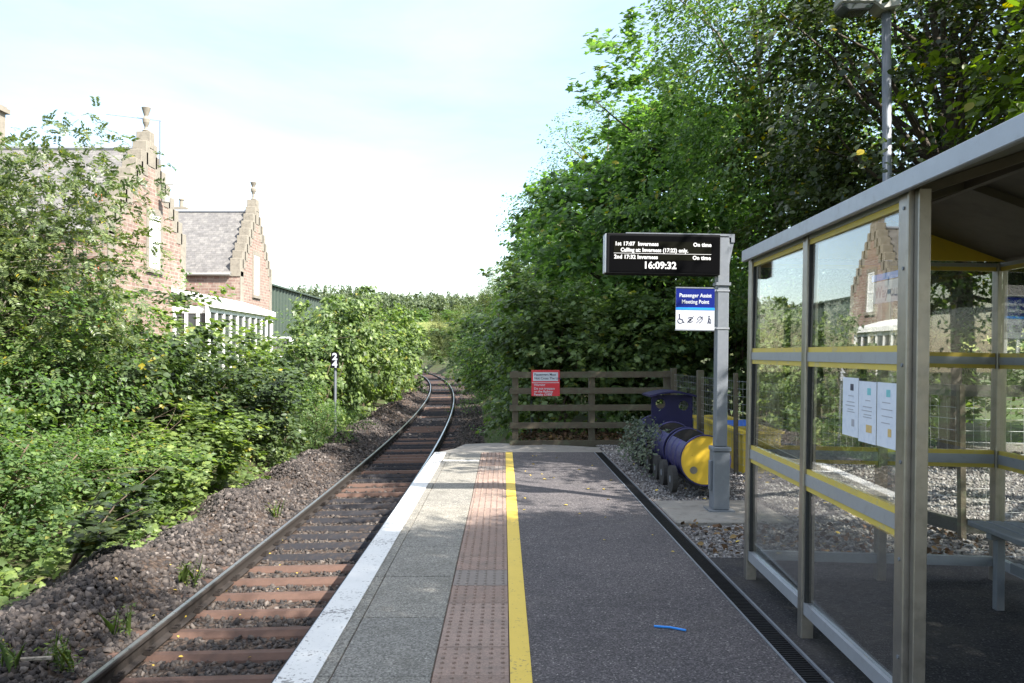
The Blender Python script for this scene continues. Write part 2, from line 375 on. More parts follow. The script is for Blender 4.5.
g = MB(); g.add(V, [(j*nx+i, j*nx+i+1, (j+1)*nx+i+1, (j+1)*nx+i) for j in range(len(ys)-1) for i in range(nx-1)])
struct(g.build('ground', M['terrain'], smooth=True))

# ballast bed along the curve with a heaped left shoulder
rng = np.random.default_rng(5)
prof = [(-2.9,-1.12),(-2.45,-1.0),(-2.1,-.84),(-1.8,-.8),(-1.5,-.93),(-1.25,-1.08),(-.95,-1.13),(-.5,-1.15),(0,-1.15),(.5,-1.15),(.95,-1.12),(1.3,-1.1),(1.5,-1.14),(1.9,-1.3)]
profR = [(-2.9,-1.12),(-2.45,-1.0),(-2.1,-.84),(-1.8,-.8),(-1.5,-.93),(-1.25,-1.08),(-.95,-1.13),(-.5,-1.15),(0,-1.15),(.5,-1.15),(.95,-1.12),(1.3,-1.06),(1.8,-1.02),(2.3,-.98)]
def bedz(s, y):
    pr = profR if y > 14 else prof
    z = float(np.interp(s, [p[0] for p in pr], [p[1] for p in pr]))
    w = sm((-s-1.2)/.5)*sm((s+3)/.6)
    return z + w*(.09*math.sin(y*1.3+s*2)+.06*math.sin(y*3.1+1+s*5))
yy = list(np.arange(-4, 40, .25)) + list(np.arange(40, 190, 1.5))
g = MB(); V = []; n = len(prof)
for y in yy:
    for k in range(n):
        s = (prof if y <= 14 else profR)[k][0]; V.append((TC+s+off(y), y, bedz(s, y)))
g.add(V, [(j*n+i, j*n+i+1, (j+1)*n+i+1, (j+1)*n+i) for j in range(len(yy)-1) for i in range(n-1)])
struct(g.build('track_bed', M['ballast'], smooth=True))

# loose stones
ico = []
ph = (1+5**.5)/2
for a, b in ((-1,ph),(1,ph),(-1,-ph),(1,-ph)): ico += [(a,b,0)]
for a, b in ((-1,ph),(1,ph),(-1,-ph),(1,-ph)): ico += [(0,a,b)]
for a, b in ((ph,-1),(ph,1),(-ph,-1),(-ph,1)): ico += [(a,0,b)]
ICO = np.array(ico, float)/np.linalg.norm(ico[0])
ICOF = np.array([(0,11,5),(0,5,1),(0,1,7),(0,7,10),(0,10,11),(1,5,9),(5,11,4),(11,10,2),(10,7,6),(7,1,8),(3,9,4),(3,4,2),(3,2,6),(3,6,8),(3,8,9),(4,9,5),(2,4,11),(6,2,10),(8,6,7),(9,8,1)])
def stones(name, P, size, mat, r):
    n = len(P); sc = r.uniform(.42, 1.3, (n,1,3))*size[:,None,None]
    jit = r.uniform(.5, 1.4, (n,12,1)); V = ICO[None]*jit*sc
    q = r.normal(size=(n,4)); q /= np.linalg.norm(q, axis=1)[:,None]; w,x,y,z = q.T
    Rm = np.stack([1-2*(y*y+z*z),2*(x*y-z*w),2*(x*z+y*w),2*(x*y+z*w),1-2*(x*x+z*z),2*(y*z-x*w),2*(x*z-y*w),2*(y*z+x*w),1-2*(x*x+y*y)],1).reshape(n,3,3)
    V = np.einsum('nij,nkj->nki', Rm, V) + P[:,None,:]
    Fc = (ICOF[None] + (np.arange(n)*12)[:,None,None]).reshape(-1,3)
    return tris(name, V.reshape(-1,3), Fc, mat)
PITCH = .6
def scatter_ballast(n, s0, s1, y0, y1, size, name, mat, keep_sleepers=True, lift=.0):
    s = rng.uniform(s0, s1, n); u = rng.uniform(0, 1, n); y = y0*(y1/y0)**u if y0 > 0 else rng.uniform(y0, y1, n)
    if keep_sleepers:
        fr = np.abs((y/PITCH) % 1 - .5)
        ok = ~((fr < .15) & (np.abs(s) < 1.27) & (rng.uniform(size=n) < .8)); ok &= (np.abs(np.abs(s)-.75) > .09)
        s, y = s[ok], y[ok]
    P = np.array([(TC+a+off(b), b, bedz(a, b)+lift) for a, b in zip(s, y)])
    z = rng.uniform(*size, len(P)); P[:,2] += z*rng.uniform(-.2, .5, len(P))
    return stuff(stones(name, P, z, mat, rng))
tag(scatter_ballast(30000, -3.05, -1.0, 4.5, 30, (.017,.044), 'ballast_stones', M['stone']), 'heaped brown ballast stones along the left shoulder of the track', 'ballast')
tag(scatter_ballast(17000, -1.05, 1.35, 4.5, 26, (.014,.038), 'ballast_stones', M['stone_dark'], lift=-.005), 'darker oily ballast stones between and beside the rails', 'ballast')
tag(scatter_ballast(6000, -3.05, 1.3, 26, 75, (.035,.065), 'ballast_stones', M['stone']), 'distant brown ballast beside and between the rails towards the bend', 'ballast')
tag(scatter_ballast(3500, 1.2, 2.3, 14, 45, (.03,.05), 'ballast_stones', M['stone_dark'], False), 'grey ballast stones on the right shoulder beyond the platform end', 'ballast')

# ------------------------------------------------------------------ rails and sleepers
def sweep(profile, s0, ztop, y0=-4, y1=185):
    g = MB(); ys = list(np.arange(y0, 60, 1.0)) + list(np.arange(60, y1, 2.5)); n = len(profile); V = []
    for y in ys:
        for px, pz in profile: V.append((TC+s0+px+off(y), y, ztop+pz))
    return g.add(V, [(j*n+i, j*n+(i+1) % n, (j+1)*n+(i+1) % n, (j+1)*n+i) for j in range(len(ys)-1) for i in range(n)])
RP = [(-.035,-.004),(-.036,-.036),(-.012,-.05),(-.01,-.135),(-.07,-.15),(-.07,-.16),(.07,-.16),(.07,-.15),(.01,-.135),(.012,-.05),(.036,-.036),(.035,-.004)]
TP = [(-.022,-.0035),(-.018,.002),(.018,.002),(.022,-.0035)]
for s0, zt, lab in ((-.76, -.96, 'left rail of the track, farther from the platform, with a polished top'), (.745, -.925, 'right rail of the track, running close beside the white platform edge')):
    r_ = thing('rail', (TC+s0, 0, zt), lab, 'rail', 'rails of the track')
    b = sweep(RP, s0, zt).build('web', M['rail_side'], r_)
    sweep(TP, s0, zt).build('running_surface', M['rail_top'], r_)
def sleeper(mat, label):
    o = thing('sleeper', (0,0,0), label, 'sleeper', 'sleepers under the rails')
    p = [(-.12,-.1),(-.1,-.045),(-.045,.0),(.045,.0),(.1,-.045),(.12,-.1)]
    MB().prism(p, -1.25, 1.25, 'x').build('beam', mat, o, world=False)
    for s0, dz in ((-.76,.0),(.745,.0)):
        for e in (-1, 1):
            MB().box(s0+e*.07-.03, s0+e*.07+.03, -.055, .055, .0, .035).tube([(s0+e*.05,-.04,.045),(s0+e*.1,-.045,.05),(s0+e*.1,.045,.05),(s0+e*.05,.04,.045)], .009, 6).build('rail_clip', M['rail_side'], o, world=False)
    return o
sl_r = sleeper(M['rust_steel'], 'rust brown sleeper lying in the ballast under both rails')
sl_d = sleeper(M['dark_sleeper'], 'dark blue-grey sleeper lying in the ballast under both rails')
usedr = [False, False]
for k in range(7, 252):
    y = (k+.5)*PITCH
    dark = (10.3 < y < 14.2 and rnd.random() < .8) or (y > 14.2 and rnd.random() < .6)
    src = sl_d if dark else sl_r
    o = src if not usedr[dark] else dup(src)
    usedr[dark] = True
    slope = -(max(0, y-12))/560.
    o.location = (TC+off(y), y, -1.085 + rnd.uniform(-.006,.006)); o.rotation_euler = (0, R(-1.2), -math.atan(slope)*-1 + rnd.uniform(-.006,.006))

# ------------------------------------------------------------------ platform
PE = 13.35
g = MB(); g.box(-1.03, 1.62, -6, PE, -1.3, -.012)
struct(g.build('platform_base', M['platform_wall']))
def sheet(name, poly, z, mat, th=.03):
    return struct(MB().prism(poly, z-th, z, 'z').build(name, mat))
sheet('platform_surface', [(.03,-6),(1.45,-6),(1.45,PE),(.03,PE)], 0, M['asphalt'])
# coping slabs
g = MB(); y = 4.12-.915*9; joints = []
while y < PE-.05:
    y2 = min(y+.915, PE)
    for a, b in ((-1.115,-.858),(-.853,-.36)):
        g.box(a, b, y+.004, y2-.004, -.07, rnd.uniform(-.003, .002))
    joints.append(y); y = y2
struct(g.build('platform_edge', M['coping'], bevel=.004))
struct(MB().box(-1.1, -.355, -6, PE-.01, -.075, -.014).build('platform_edge_bed', M['soil']))
# tactile paving: slabs with real blisters
gp, gg = MB(), MB(); y = 4.12-.4*20; k = 0
while y < PE-.05:
    y2 = min(y+.4, PE); gr = (5.85 < y+.2 < 6.3) or (11.3 < y+.2 < 11.65)
    t_ = gg if gr else gp; z = rnd.uniform(-.003, .001)
    t_.box(-.352, .024, y+.003, y2-.003, -.06, z)
    if y > 3.2:
        for r_ in range(6):
            for c_ in range(6):
                cx, cy = -.352+.376*(c_+.5)/6, y+.4*(r_+.5)/6
                if cy > PE-.02: continue
                vs = [(cx+.0125*math.cos(a*math.pi/4), cy+.0125*math.sin(a*math.pi/4), z-.001) for a in range(8)] + [(cx+.008*math.cos(a*math.pi/4), cy+.008*math.sin(a*math.pi/4), z+.0085) for a in range(8)]
                t_.add(vs, [(a, (a+1) % 8, 8+(a+1) % 8, 8+a) for a in range(8)] + [tuple(range(8, 16))])
    y = y2
struct(gp.build('tactile_paving', M['tactile'])); struct(gg.build('tactile_paving', M['tactile_grey']))
struct(MB().prism([(-1.116,-6),(-.925,-6),(-.925,PE-.02),(-1.116,PE-.02)], -.004, .006, 'z').build('painted_edge_line', M['white_paint']))
struct(MB().prism([(.036,-6),(.142,-6),(.135,PE-.02),(.026,PE-.02)], -.004, .005, 'z').build('painted_yellow_line', M['yellow_paint']))
struct(MB().box(-.9, -.37, 12.25, 12.36, -.004, .005).build('painted_cross_line', M['white_paint']))
# drain channel
g = MB(); g.box(1.452, 1.6, -6, PE, -.05, -.016)
yv = 3.0
while yv < PE: g.box(1.475, 1.578, yv, yv+.02, -.016, -.004); yv += .03
struct(g.build('drain_channel', M['black']))
g = MB(); g.box(1.452, 1.466, -6, PE, -.016, .003); g.box(1.586, 1.6, -6, PE, -.016, .003)
struct(g.build('drain_edging', M['galv']))
# surfaces right of the drain
sheet('shelter_floor', [(1.602,-6),(4.1,-6),(4.1,6.35),(1.602,6.5)], -.006, M['asphalt2'], .05)
def bumpy(name, x0, x1, y0, y1, z, mat, st=.25, amp=.02):
    a = np.arange(x0, x1+st, st); b = np.arange(y0, y1+st, st); n = len(a)
    g = MB(); g.add([(x, y, z+amp*math.sin(x*2.1+y)*math.sin(y*1.7)) for y in b for x in a], [(j*n+i, j*n+i+1, (j+1)*n+i+1, (j+1)*n+i) for j in range(len(b)-1) for i in range(n-1)])
    return struct(g.build(name, mat, smooth=True))
bumpy('gravel_bed', 1.61, 9.6, 6.4, 15, -.035, M['gravel'])
struct(MB().box(1.63, 2.75, 7.85, 9.0, -.1, -.004).build('concrete_pad', M['concrete'], bevel=.01))
# ramp and end of platform
struct(MB().add([(-1.1,PE,-.004),(3.0,PE,-.004),(1.0,14.45,-.012),(.1,14.9,-.03),(-.15,16.2,-.16),(-.75,16.2,-.18),(-.85,14.3,-.05),
                 (-1.1,PE,-1.0),(3.0,PE,-1.0),(1.0,14.45,-1.0),(.1,14.9,-1.0),(-.15,16.2,-1.0),(-.75,16.2,-1.0),(-.85,14.3,-1.0)],
     [(0,1,2,3,4,5,6)] + [(i, 7+i, 7+(i+1) % 7, (i+1) % 7) for i in range(7)]).build('platform_ramp', M['concrete']))
def chips(n, x0, x1, y0, y1, z, name, label, size=(.008,.019), avoid=None):
    x = rng.uniform(x0, x1, n); y = rng.uniform(y0, y1, n); P = np.stack([x, y, np.full(n, z)+.02*np.sin(x*2.1+y)*np.sin(y*1.7)], 1)
    if avoid: P = P[~((x > avoid[0]) & (x < avoid[1]) & (y > avoid[2]) & (y < avoid[3]))]
    s = rng.uniform(*size, len(P)); P[:,2] += s*rng.uniform(-.2,.6,len(P))
    tag(stuff(stones(name, P, s, M['chip'], rng)), label, 'gravel')
chips(15000, 1.62, 3.3, 6.5, 14.6, -.035, 'gravel_chips', 'loose grey gravel chips round the barrel train and the mesh fence', avoid=(1.6,2.77,7.83,9.02))
chips(13000, 3.3, 8.5, 6.4, 13.5, -.035, 'gravel_chips', 'sunlit pale gravel behind the shelter and mesh fence', (.012,.026))

# ------------------------------------------------------------------ leaves, crowns, trees
def unit(a): return a/np.maximum(np.linalg.norm(a, axis=-1, keepdims=True), 1e-9)
def tpl(pts, faces): return np.array(pts, float), np.array(faces)
LEAF = tpl([(0,0,0),(-.3,.42,.06),(0,1,-.05),(.3,.42,.06)], [(0,2,1),(0,3,2)])
NARROW = tpl([(0,0,0),(-.16,.45,.03),(0,1,-.05),(.16,.45,.03)], [(0,2,1),(0,3,2)])
LEAFN = tpl([(0,0,0),(-.21,.45,.04),(0,1,-.05),(.21,.45,.04)], [(0,2,1),(0,3,2)])
BLADE = tpl([(0,0,0),(-.012,.45,.05),(0,1,-.12),(.012,.45,.05)], [(0,2,1),(0,3,2)])
_o = [(0,.02),(.2,-.05),(.47,.1),(.34,.3),(.55,.6),(.24,.57),(0,1),(-.24,.57),(-.55,.6),(-.34,.3),(-.47,.1),(-.2,-.05)]
LOBED = tpl([(0,.36,.07)] + [(a, b, -.05*abs(a)-.04*b) for a, b in _o], [(0, i+1, (i+1) % 12+1) for i in range(12)])
OVAL = tpl([(0,0,0),(-.28,.2,.03),(-.36,.5,.05),(-.2,.8,.0),(0,1,-.06),(.2,.8,.0),(.36,.5,.05),(.28,.2,.03)], [(0,2,1),(0,4,2),(2,4,3),(0,7,6),(0,6,4),(4,6,5)])
def leaves(P, Nn, T, size, tp, r):
    TV, TF = tp; Nn = unit(Nn); T = unit(T - (T*Nn).sum(1, keepdims=True)*Nn); B = np.cross(T, Nn)
    k = len(TV); s = size[:,None,None]
    curl = r.uniform(.4, 2.2, (len(P),1,1))
    V = P[:,None,:] + s*(TV[None,:,0:1]*B[:,None,:] + TV[None,:,1:2]*T[:,None,:] + curl*TV[None,:,2:3]*Nn[:,None,:])
    Fc = (TF[None] + (np.arange(len(P))*k)[:,None,None]).reshape(-1,3)
    return V.reshape(-1,3), Fc
def join(parts):
    Vs, Fs, n = [], [], 0
    for V, Fc in parts: Vs.append(V); Fs.append(Fc+n); n += len(V)
    return np.concatenate(Vs), np.concatenate(Fs)
def clumps(r, center, radii, n, shell=.45, lump=.28, flat=-1.0):
    d = unit(r.normal(size=(n*2,3))); d = d[d[:,2] > flat][:n]
    f = np.ones(len(d))
    for k in range(5):
        kv = r.normal(size=3)*2.6; f += lump*.6*np.sin(d@kv + r.uniform(0, 6.28))
    rr = r.uniform(shell**3, 1, len(d))**(1/3)
    return np.array(center) + d*np.array(radii)*(rr*f)[:,None], d
def sprays(r, Cn, D, per, clump_r, size, tp, droop=.25, up=1.0, flatn=.14):
    n = len(Cn); ax = unit(D*np.array([1,1,.4]) + np.array([0,0,-droop]) + r.normal(size=(n,3))*.45)
    lat = unit(np.cross(ax, np.array([0,0,1.0])+r.normal(size=(n,3))*.25))
    nn = np.cross(lat, ax)
    cr = clump_r*r.uniform(.6, 1.35, n)
    i = np.repeat(np.arange(n), per); m = len(i)
    t_ = r.uniform(-1, 1, m); w = (1-.55*np.abs(t_))
    P = Cn[i] + ax[i]*(t_*cr[i])[:,None] + lat[i]*(r.normal(size=m)*.36*w*cr[i])[:,None] + nn[i]*(r.normal(size=m)*flatn*cr[i])[:,None]
    Nn = np.array([0,0,up]) + D[i]*.45 + r.normal(size=(m,3))*.5
    T = ax[i]*.8 + r.normal(size=(m,3))*.6 + np.array([0,0,-.3-droop*.5])
    return leaves(P, Nn, T, size*r.uniform(.6, 1.25, m), tp, r)
def limb_mesh(r, base, top, r0, Cn, nl, wig=.15, start=(.25,.95), nside=7, rl=None):
    g = MB(); base = Vector(base); top = Vector(top); pts, rad = [], []
    for k in range(8):
        f = k/7; pts.append(base.lerp(top, f) + Vector((r.normal()*wig*f, r.normal()*wig*f, 0))); rad.append(max(.012, r0*(1.15-f)**1.0*(1.25 if k == 0 else 1)))
    g.tube(pts, rad, nside)
    sel = r.choice(len(Cn), min(nl, len(Cn)), replace=False)
    for j in sel:
        c = Vector(Cn[j]); h = max(start[0], min(start[1], (c.z-base.z)/(top.z-base.z)*.8 - .08 + r.normal()*.05)); i = min(6, int(h*7)); q = pts[i].lerp(pts[i+1], h*7-i)
        L = (c-q).length; m1 = q.lerp(c, .4) + Vector((r.normal()*.06*L, r.normal()*.06*L, .1*L)); m2 = q.lerp(c, .75) + Vector((r.normal()*.05*L, r.normal()*.05*L, .06*L))
        ra = (rl or r0*.33)*min(1, .35+L/4)
        g.tube([q, m1, m2, c], [ra, ra*.65, ra*.38, ra*.16], 5, False)
    return g
SUN = Vector((.57,-.42,.707)).normalized()
def tree(name, seed, label, cat, group, mat, bark, hgt, cen, radii, ncl, per, size, tp, loc, trunk_r=.14, nl=60, shell=.45, droop=.25, clump_r=.55, lump=.28, flat=-1.0, stems=1, up=1.0, spread=.4, extra=None, prune=None):
    r = np.random.default_rng(seed)
    o = thing(name, loc, label, cat, group)
    Cn, D = clumps(r, cen, radii, ncl, shell, lump, flat)
    if prune is not None:
        keep = prune(Cn + np.array(loc)); Cn, D = Cn[keep], D[keep]
    V, Fc = sprays(r, Cn, D, per, clump_r, size, tp, droop, up)
    tris('crown', V, Fc, mat, o)
    g = MB()
    for k in range(stems):
        b = (0,0,-.3) if stems == 1 else (r.normal()*spread*.3, r.normal()*spread*.3, -.3)
        tp_ = (cen[0]*.8 + (r.normal()*spread if stems > 1 else 0), cen[1]*.8 + (r.normal()*spread if stems > 1 else 0), hgt*(.86 if stems == 1 else r.uniform(.6,.85)))
        gg = limb_mesh(r, b, tp_, trunk_r*(1 if stems == 1 else r.uniform(.6,1)), Cn, max(4, nl//stems), .12*hgt/8)
        g.add(gg.v, gg.f)
    g.build('trunk' if stems == 1 else 'stems', bark, o, smooth=True, world=False)
    return o

HOLES = [(-.75,9.1,.4),(-.15,8.4,.3),(.9,8.8,.4),(-.6,7.8,.25),(1.15,10.0,.35),(.5,9.9,.3),(-2.4,7.6,.3),(-2.3,6.7,.2),(-4.1,9.8,.6),(-.7,11.0,.5),(.1,10.6,.35),(2.9,4.95,.05),(2.5,4.5,-.05),(3.1,4.1,-.05),(.9,11.6,.4),(-2.6,9.6,.4)]
# gap in the canopy: sun reaches the gravel behind the shelter and some of the far platform
def sun_gap(P):
    k = P[:,2]/SUN.z; gx = P[:,0]-SUN.x*k; gy = P[:,1]-SUN.y*k
    hit = ((gx-5.6)/2.9)**2 + ((gy-9.6)/3.0)**2 < 1
    hit2 = ((gx+1.0)/2.3)**2 + ((gy-9.6)/1.9)**2 < 1
    k2 = np.sin(P[:,0]*2.1+P[:,1]*1.3)+np.sin(P[:,1]*2.7-P[:,2]*1.9+1) > -.9
    hh_ = np.zeros(len(P), bool)
    for a, b, c in HOLES: hh_ |= (gx-a)**2 + ((gy-b)*.8)**2 < (c+.22)**2
    return ~(hit | (hit2 & k2) | hh_)
GR = 'trees along the right of the line'
tree('evergreen_tree', 11, 'tall dark dense evergreen tree behind the shelter roof, beside the lamp post', 'tree', GR, M['lf_dark'], M['bark'], 9, (0,0,4.6), (3.1,3.0,4.2), 1100, 60, .09, OVAL, (6.4,11.8,-.05), .15, 80, .35, .2, .55, .25, prune=sun_gap)
tree('lime_tree', 12, 'bright broad-leaved tree hanging over the shelter at the upper right', 'tree', GR, M['lf_lime'], M['bark'], 8.2, (0,0,5.3), (3.0,2.9,2.7), 620, 46, .12, OVAL, (7.4,8.0,-.05), .17, 60, .4, .45, .6, .25, prune=sun_gap)
tree('birch_tree', 13, 'tall drooping birch behind the departure display, highest against the sky', 'tree', GR, M['lf_birch'], M['bark_pale'], 10.4, (0,0,6.2), (2.7,2.6,4.3), 800, 52, .1, LEAF, (5.1,15.6,-.05), (.11), 24, .3, .8, .6, .22, prune=sun_gap)
mt = tree('maple_tree', 14, 'green maple between the departure display and the open sky', 'tree', GR, M['lf_maple'], M['bark'], 9, (0,0,5.1), (2.9,2.9,3.7), 620, 52, .155, LOBED, (4.0,20.0,-.1), .15, 70, .4, .35, .6, .3)
ash = tree('ash_tree', 15, 'loose pale green tree standing next beyond the maple by the line', 'tree', GR, M['lf_birch'], M['bark_pale'], 9, (0,0,4.9), (2.8,2.8,3.7), 1000, 50, .1, LEAF, (3.5,26.5,-.1), .14, 70, .35, .5, .6, .32)
wil = tree('willow_tree', 16, 'pale upright willow by the rails where the line bends', 'tree', GR, M['lf_willow'], M['bark'], 8, (0,0,4.0), (2.2,2.2,4.0), 900, 50, .14, LEAFN, (1.6,52,-.2), .12, 40, .3, .1, .7, .3)
def mk(src, x, y, lab, rz, sc, z=None): return dup(src, (x, y, height(x, y) if z is None else z), rz, sc, lab, GR)
mk(mt, 3.0, 33.5, 'maple farther along the line, past the pale loose tree', 2.1, (.95,.95,.93))
mk(ash, 2.5, 42, 'rounded tree halfway between the platform end and the bend', 4.0, (.92,.92,.92))
mk(wil, -.7, 66, 'pale willow farther round the bend behind the nearest willow', 1.2, 1.0)
mk(wil, -2.4, 82, 'third pale willow round the bend, with the hills beside it', 3.0, (1.05,1.05,.95))
mk(wil, -5.2, 102, 'far pale willow where the rails go out of sight', 5.0, (1.1,1.1,.9))
mk(wil, -9.5, 124, 'farthest willow past the vanishing rails', .4, (1.2,1.2,.9))
mk(ash, -14.5, 146, 'round tree at the end of the visible line, under the field', 2.2, (.9,.9,.75))
mk(mt, 11.5, 15.5, 'round tree standing behind the dark evergreen', 3.3, (1.05,1.05,.7))
mk(ash, 13.5, 30, 'low round tree seen through gaps behind the birch and maple', 1.3, (1.2,1.2,.55))
tree('ash_tree', 17, 'tree right of the shelter whose shade covers the near platform', 'tree', GR, M['lf_birch'], M['bark_pale'], 10, (0,0,6.0), (3.2,3.2,4.0), 1000, 50, .1, LEAF, (6.5,3.0,-.05), .14, 60, .35, .5, .6, .3, prune=sun_gap)
tree('ash_tree', 18, 'tall tree near the open end of the shelter whose shade covers the track', 'tree', GR, M['lf_birch'], M['bark_pale'], 12, (0,0,7.6), (3.3,3.3,4.6), 1100, 50, .1, LEAF, (5.9,.2,-.05), .16, 60, .35, .5, .6, .3, prune=sun_gap)
mk(ash, 6.8, -3.6, 'tall tree behind the photographer shading the platform edge', 3.9, (1.2,1.2,1.4), -.05)

GS = 'shrubs behind the wooden fence'
sh1 = tree('shrub', 21, 'leafy sycamore shrub right behind the red sign on the fence', 'shrub', GS, M['lf_syc'], M['twig'], 3.4, (0,0,1.75), (1.5,1.4,1.75), 260, 42, .12, LOBED, (1.0,17.8,-.1), .035, 40, .3, .3, .45, .3, stems=5, spread=.7)
sh2 = tree('shrub', 22, 'fine-leaved bush hanging over the rails left of the fence', 'shrub', GS, M['lf_birch'], M['twig'], 3.8, (0,0,1.9), (1.5,1.5,2.0), 330, 45, .075, LEAF, (.75,22.5,-.3), .035, 40, .3, .4, .5, .3, stems=5, spread=.7)
dup(sh1, (3.0,17.4,-.1), 2.0, (1,1,.95), 'leafy shrub behind the middle of the wooden fence', GS)
dup(sh1, (5.2,17.8,-.05), 4.2, (1.05,1.05,1), 'leafy shrub behind the right end of the wooden fence', GS)
dup(sh2, (3.2,21.5,-.1), 1.0, (1.15,1.15,1.15), 'fine-leaved bush behind the shrubs at the fence', GS)
dup(sh1, (.35,28,-.4), 3.1, (1.1,1.1,1.15), 'shrub against the rails just beyond the overhanging bush', GS)
dup(sh2, (-.1,35,-.4), 5.0, (1.2,1.2,1.15), 'dark bush by the rails at the start of the bend', GS)
dup(sh1, (-.6,43,-.4), .5, (1.25,1.25,1.1), 'shrub by the rails on the bend', GS)
dup(sh2, (-1.6,56,-.4), 2.5, (1.3,1.3,1.1), 'bush at the foot of the nearest willow', GS)
dup(sh1, (6.6,14.6,-.05), 1.7, (1.1,1.1,1.1), 'leafy shrub behind the yellow trough and mesh fence', GS)
dup(sh2, (9.3,11.0,-.05), 3.7, (1.1,1.1,1.1), 'bush behind the sunlit gravel', GS)

# ---------------- left bank
GL = 'shrubs on the left bank'
tree('rowan_tree', 31, 'pale feathery rowan with berries in front of the stone house', 'tree', None, M['lf_rowan'], M['twig'], 5.2, (0,0,3.1), (3.0,2.6,2.25), 5, 5, .05, NARROW, (-9.6,14.6,-.4), .07, 4)
row = [o for o in C.objects if o.name.startswith('rowan_tree')][0]
for ch in list(row.children): bpy.data.objects.remove(ch)
r = np.random.default_rng(33)
Cn, D = clumps(r, (0,0,3.45), (2.7,2.5,2.45), 1400, .25, .28)
parts = []
n = 7; i = np.repeat(np.arange(len(Cn)), n)
base = Cn[i] + r.normal(size=(len(i),3))*.22
dirn = unit(D[i]*np.array([1,1,.4]) + r.normal(size=(len(i),3))*.7 + np.array([0,0,-.15]))
upn = unit(np.array([0,0,1.0]) + r.normal(size=(len(i),3))*.45); upn = unit(upn-(upn*dirn).sum(1,keepdims=True)*dirn); side = np.cross(dirn, upn)
for k in range(6):
    for sgn in (-1, 1):
        P = base + dirn*(.03+.027*k) - upn*(.002*k*k)
        parts.append(leaves(P, upn + r.normal(size=P.shape)*.15, side*sgn + dirn*.5 - upn*.25, np.full(len(P), .085)*r.uniform(.75,1.2,len(P)), LEAFN, r))
V, Fc = join(parts); tris('crown', V, Fc, M['lf_rowan'], row)
g = MB()
for k in range(7):
    a = k*.9+.3; tp_ = (math.cos(a)*1.5, math.sin(a)*1.3, 3.6+r.normal()*.5)
    gg = limb_mesh(r, (math.cos(a)*.25, math.sin(a)*.25, -.3), tp_, .06, Cn, 16, .2, rl=.02); g.add(gg.v, gg.f)
for k in range(14):
    c = Vector(Cn[r.integers(len(Cn))]); g.tube([c*.7, c, c+Vector((r.normal()*.2, r.normal()*.2, .55))], [.012,.008,.003], 4, False)
g.build('stems', M['bark_pale'], row, smooth=True, world=False)
bc = Cn[r.choice(len(Cn), 90)] + r.normal(size=(90,3))*.1
P = np.repeat(bc, 9, 0) + r.normal(size=(810,3))*.04
b_ = stones('berries', P, np.full(810, .012), M['berry'], r); b_.parent = row
# four kinds of bank shrub
def shrub(seed, label, mat, hgt, rx, ncl, per, size, tp, loc, droop=.25, clump_r=.42, up=.9, lump=.35, stems=6):
    return tree('shrub', seed, label, 'shrub', GL, mat, M['twig'], hgt, (0,0,hgt*.5), (rx,rx,hgt*.52), ncl, per, size, tp, loc, .03, 44, .5, droop, clump_r, lump, -.75, stems=stems, up=up, spread=.8)
A = shrub(41, 'sycamore sapling on the left bank just left of the marker post', M['lf_syc'], 3.1, 1.5, 150, 44, .165, LOBED, (-6.9,22.8,-.8), lump=.6, clump_r=.5)
A.scale = (1,1,.56)
B = shrub(42, 'broad leafy bush in front of the white sunroom', M['lf_nettle'], 2.9, 1.8, 175, 44, .165, LOBED, (-8.6,19.4,-.5), lump=.6, clump_r=.52)
B.scale = (1,1,.8)
D_ = shrub(43, 'small-leaved bush on the bank below the rowan', M['lf_birch'], 2.5, 1.7, 230, 46, .095, LEAF, (-8.0,13.6,-.5), lump=.6, clump_r=.5)
M['lf_shade_dark'] = leafmat('shade_dark_leaf', (.05,.08,.032), .4, .3, .004)  # leaf colour darkened to stand in for the bank's shadowed hollow
E_ = shrub(44, 'bush with shade put into its leaf colour in the hollow of the bank left of the marker post', M['lf_shade_dark'], 2.4, 1.3, 170, 44, .13, OVAL, (-6.6,20.2,-.75), lump=.5, clump_r=.45)
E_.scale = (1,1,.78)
def sh(src, x, y, rz, sc, lab): return dup(src, (x, y, height(x, y)-.05), rz, sc, lab, GL)
sh(A, -6.5, 26.5, 1.1, (.8,.8,.9), 'tall leafy sapling rising right behind the marker post')
sh(A, -6.7, 32.0, 2.3, (.85,.85,1.38), 'tallest pointed sapling on the left bank, against the far hills')
sh(B, -6.9, 35.5, 4.4, (1,1,1.35), 'bush on the left bank beside the pointed sapling')
sh(A, -7.0, 41.0, 5.2, (1.15,1.15,1.45), 'rounded sapling near the left rail before the bend')
sh(B, -7.2, 47.0, .6, (1.1,1.1,1.5), 'last bright bush at the left of the rails before the bend')
sh(A, -7.9, 56.0, 2.9, (1.2,1.2,1.35), 'bush hiding the inside of the bend')
sh(B, -9.6, 68.0, 1.9, (1.3,1.3,1.4), 'far bush on the inside of the bend')
sh(A, -12.2, 84.0, .9, (1.4,1.4,1.5), 'farther bush on the inside of the bend, past two others')
sh(B, -15.4, 101.0, 2.9, (1.5,1.5,1.7), 'farthest bush on the inside of the bend')
sh(E_, -7.6, 16.6, 1.1, (1,1,1.0), 'bush in shade-dark leaf colour behind the low bright bush')
sh(E_, -8.2, 9.2, 2.2, (1,1,.9), 'bush in shade-dark leaf colour at the lower left edge of the bank')
sh(B, -6.3, 15.0, 1.6, (.8,.8,.5), 'low bright bush on the bank above the ballast')
sh(D_, -5.2, 22.7, 2.0, (.5,.5,.62), 'small bush growing round the foot of the marker post')
sh(D_, -6.9, 11.2, 2.6, (.95,.95,.62), 'low small-leaved bush at the left edge of the bank')
sh(B, -9.2, 11.0, 3.0, (1,1,.85), 'broad bush under the rowan at the left edge')
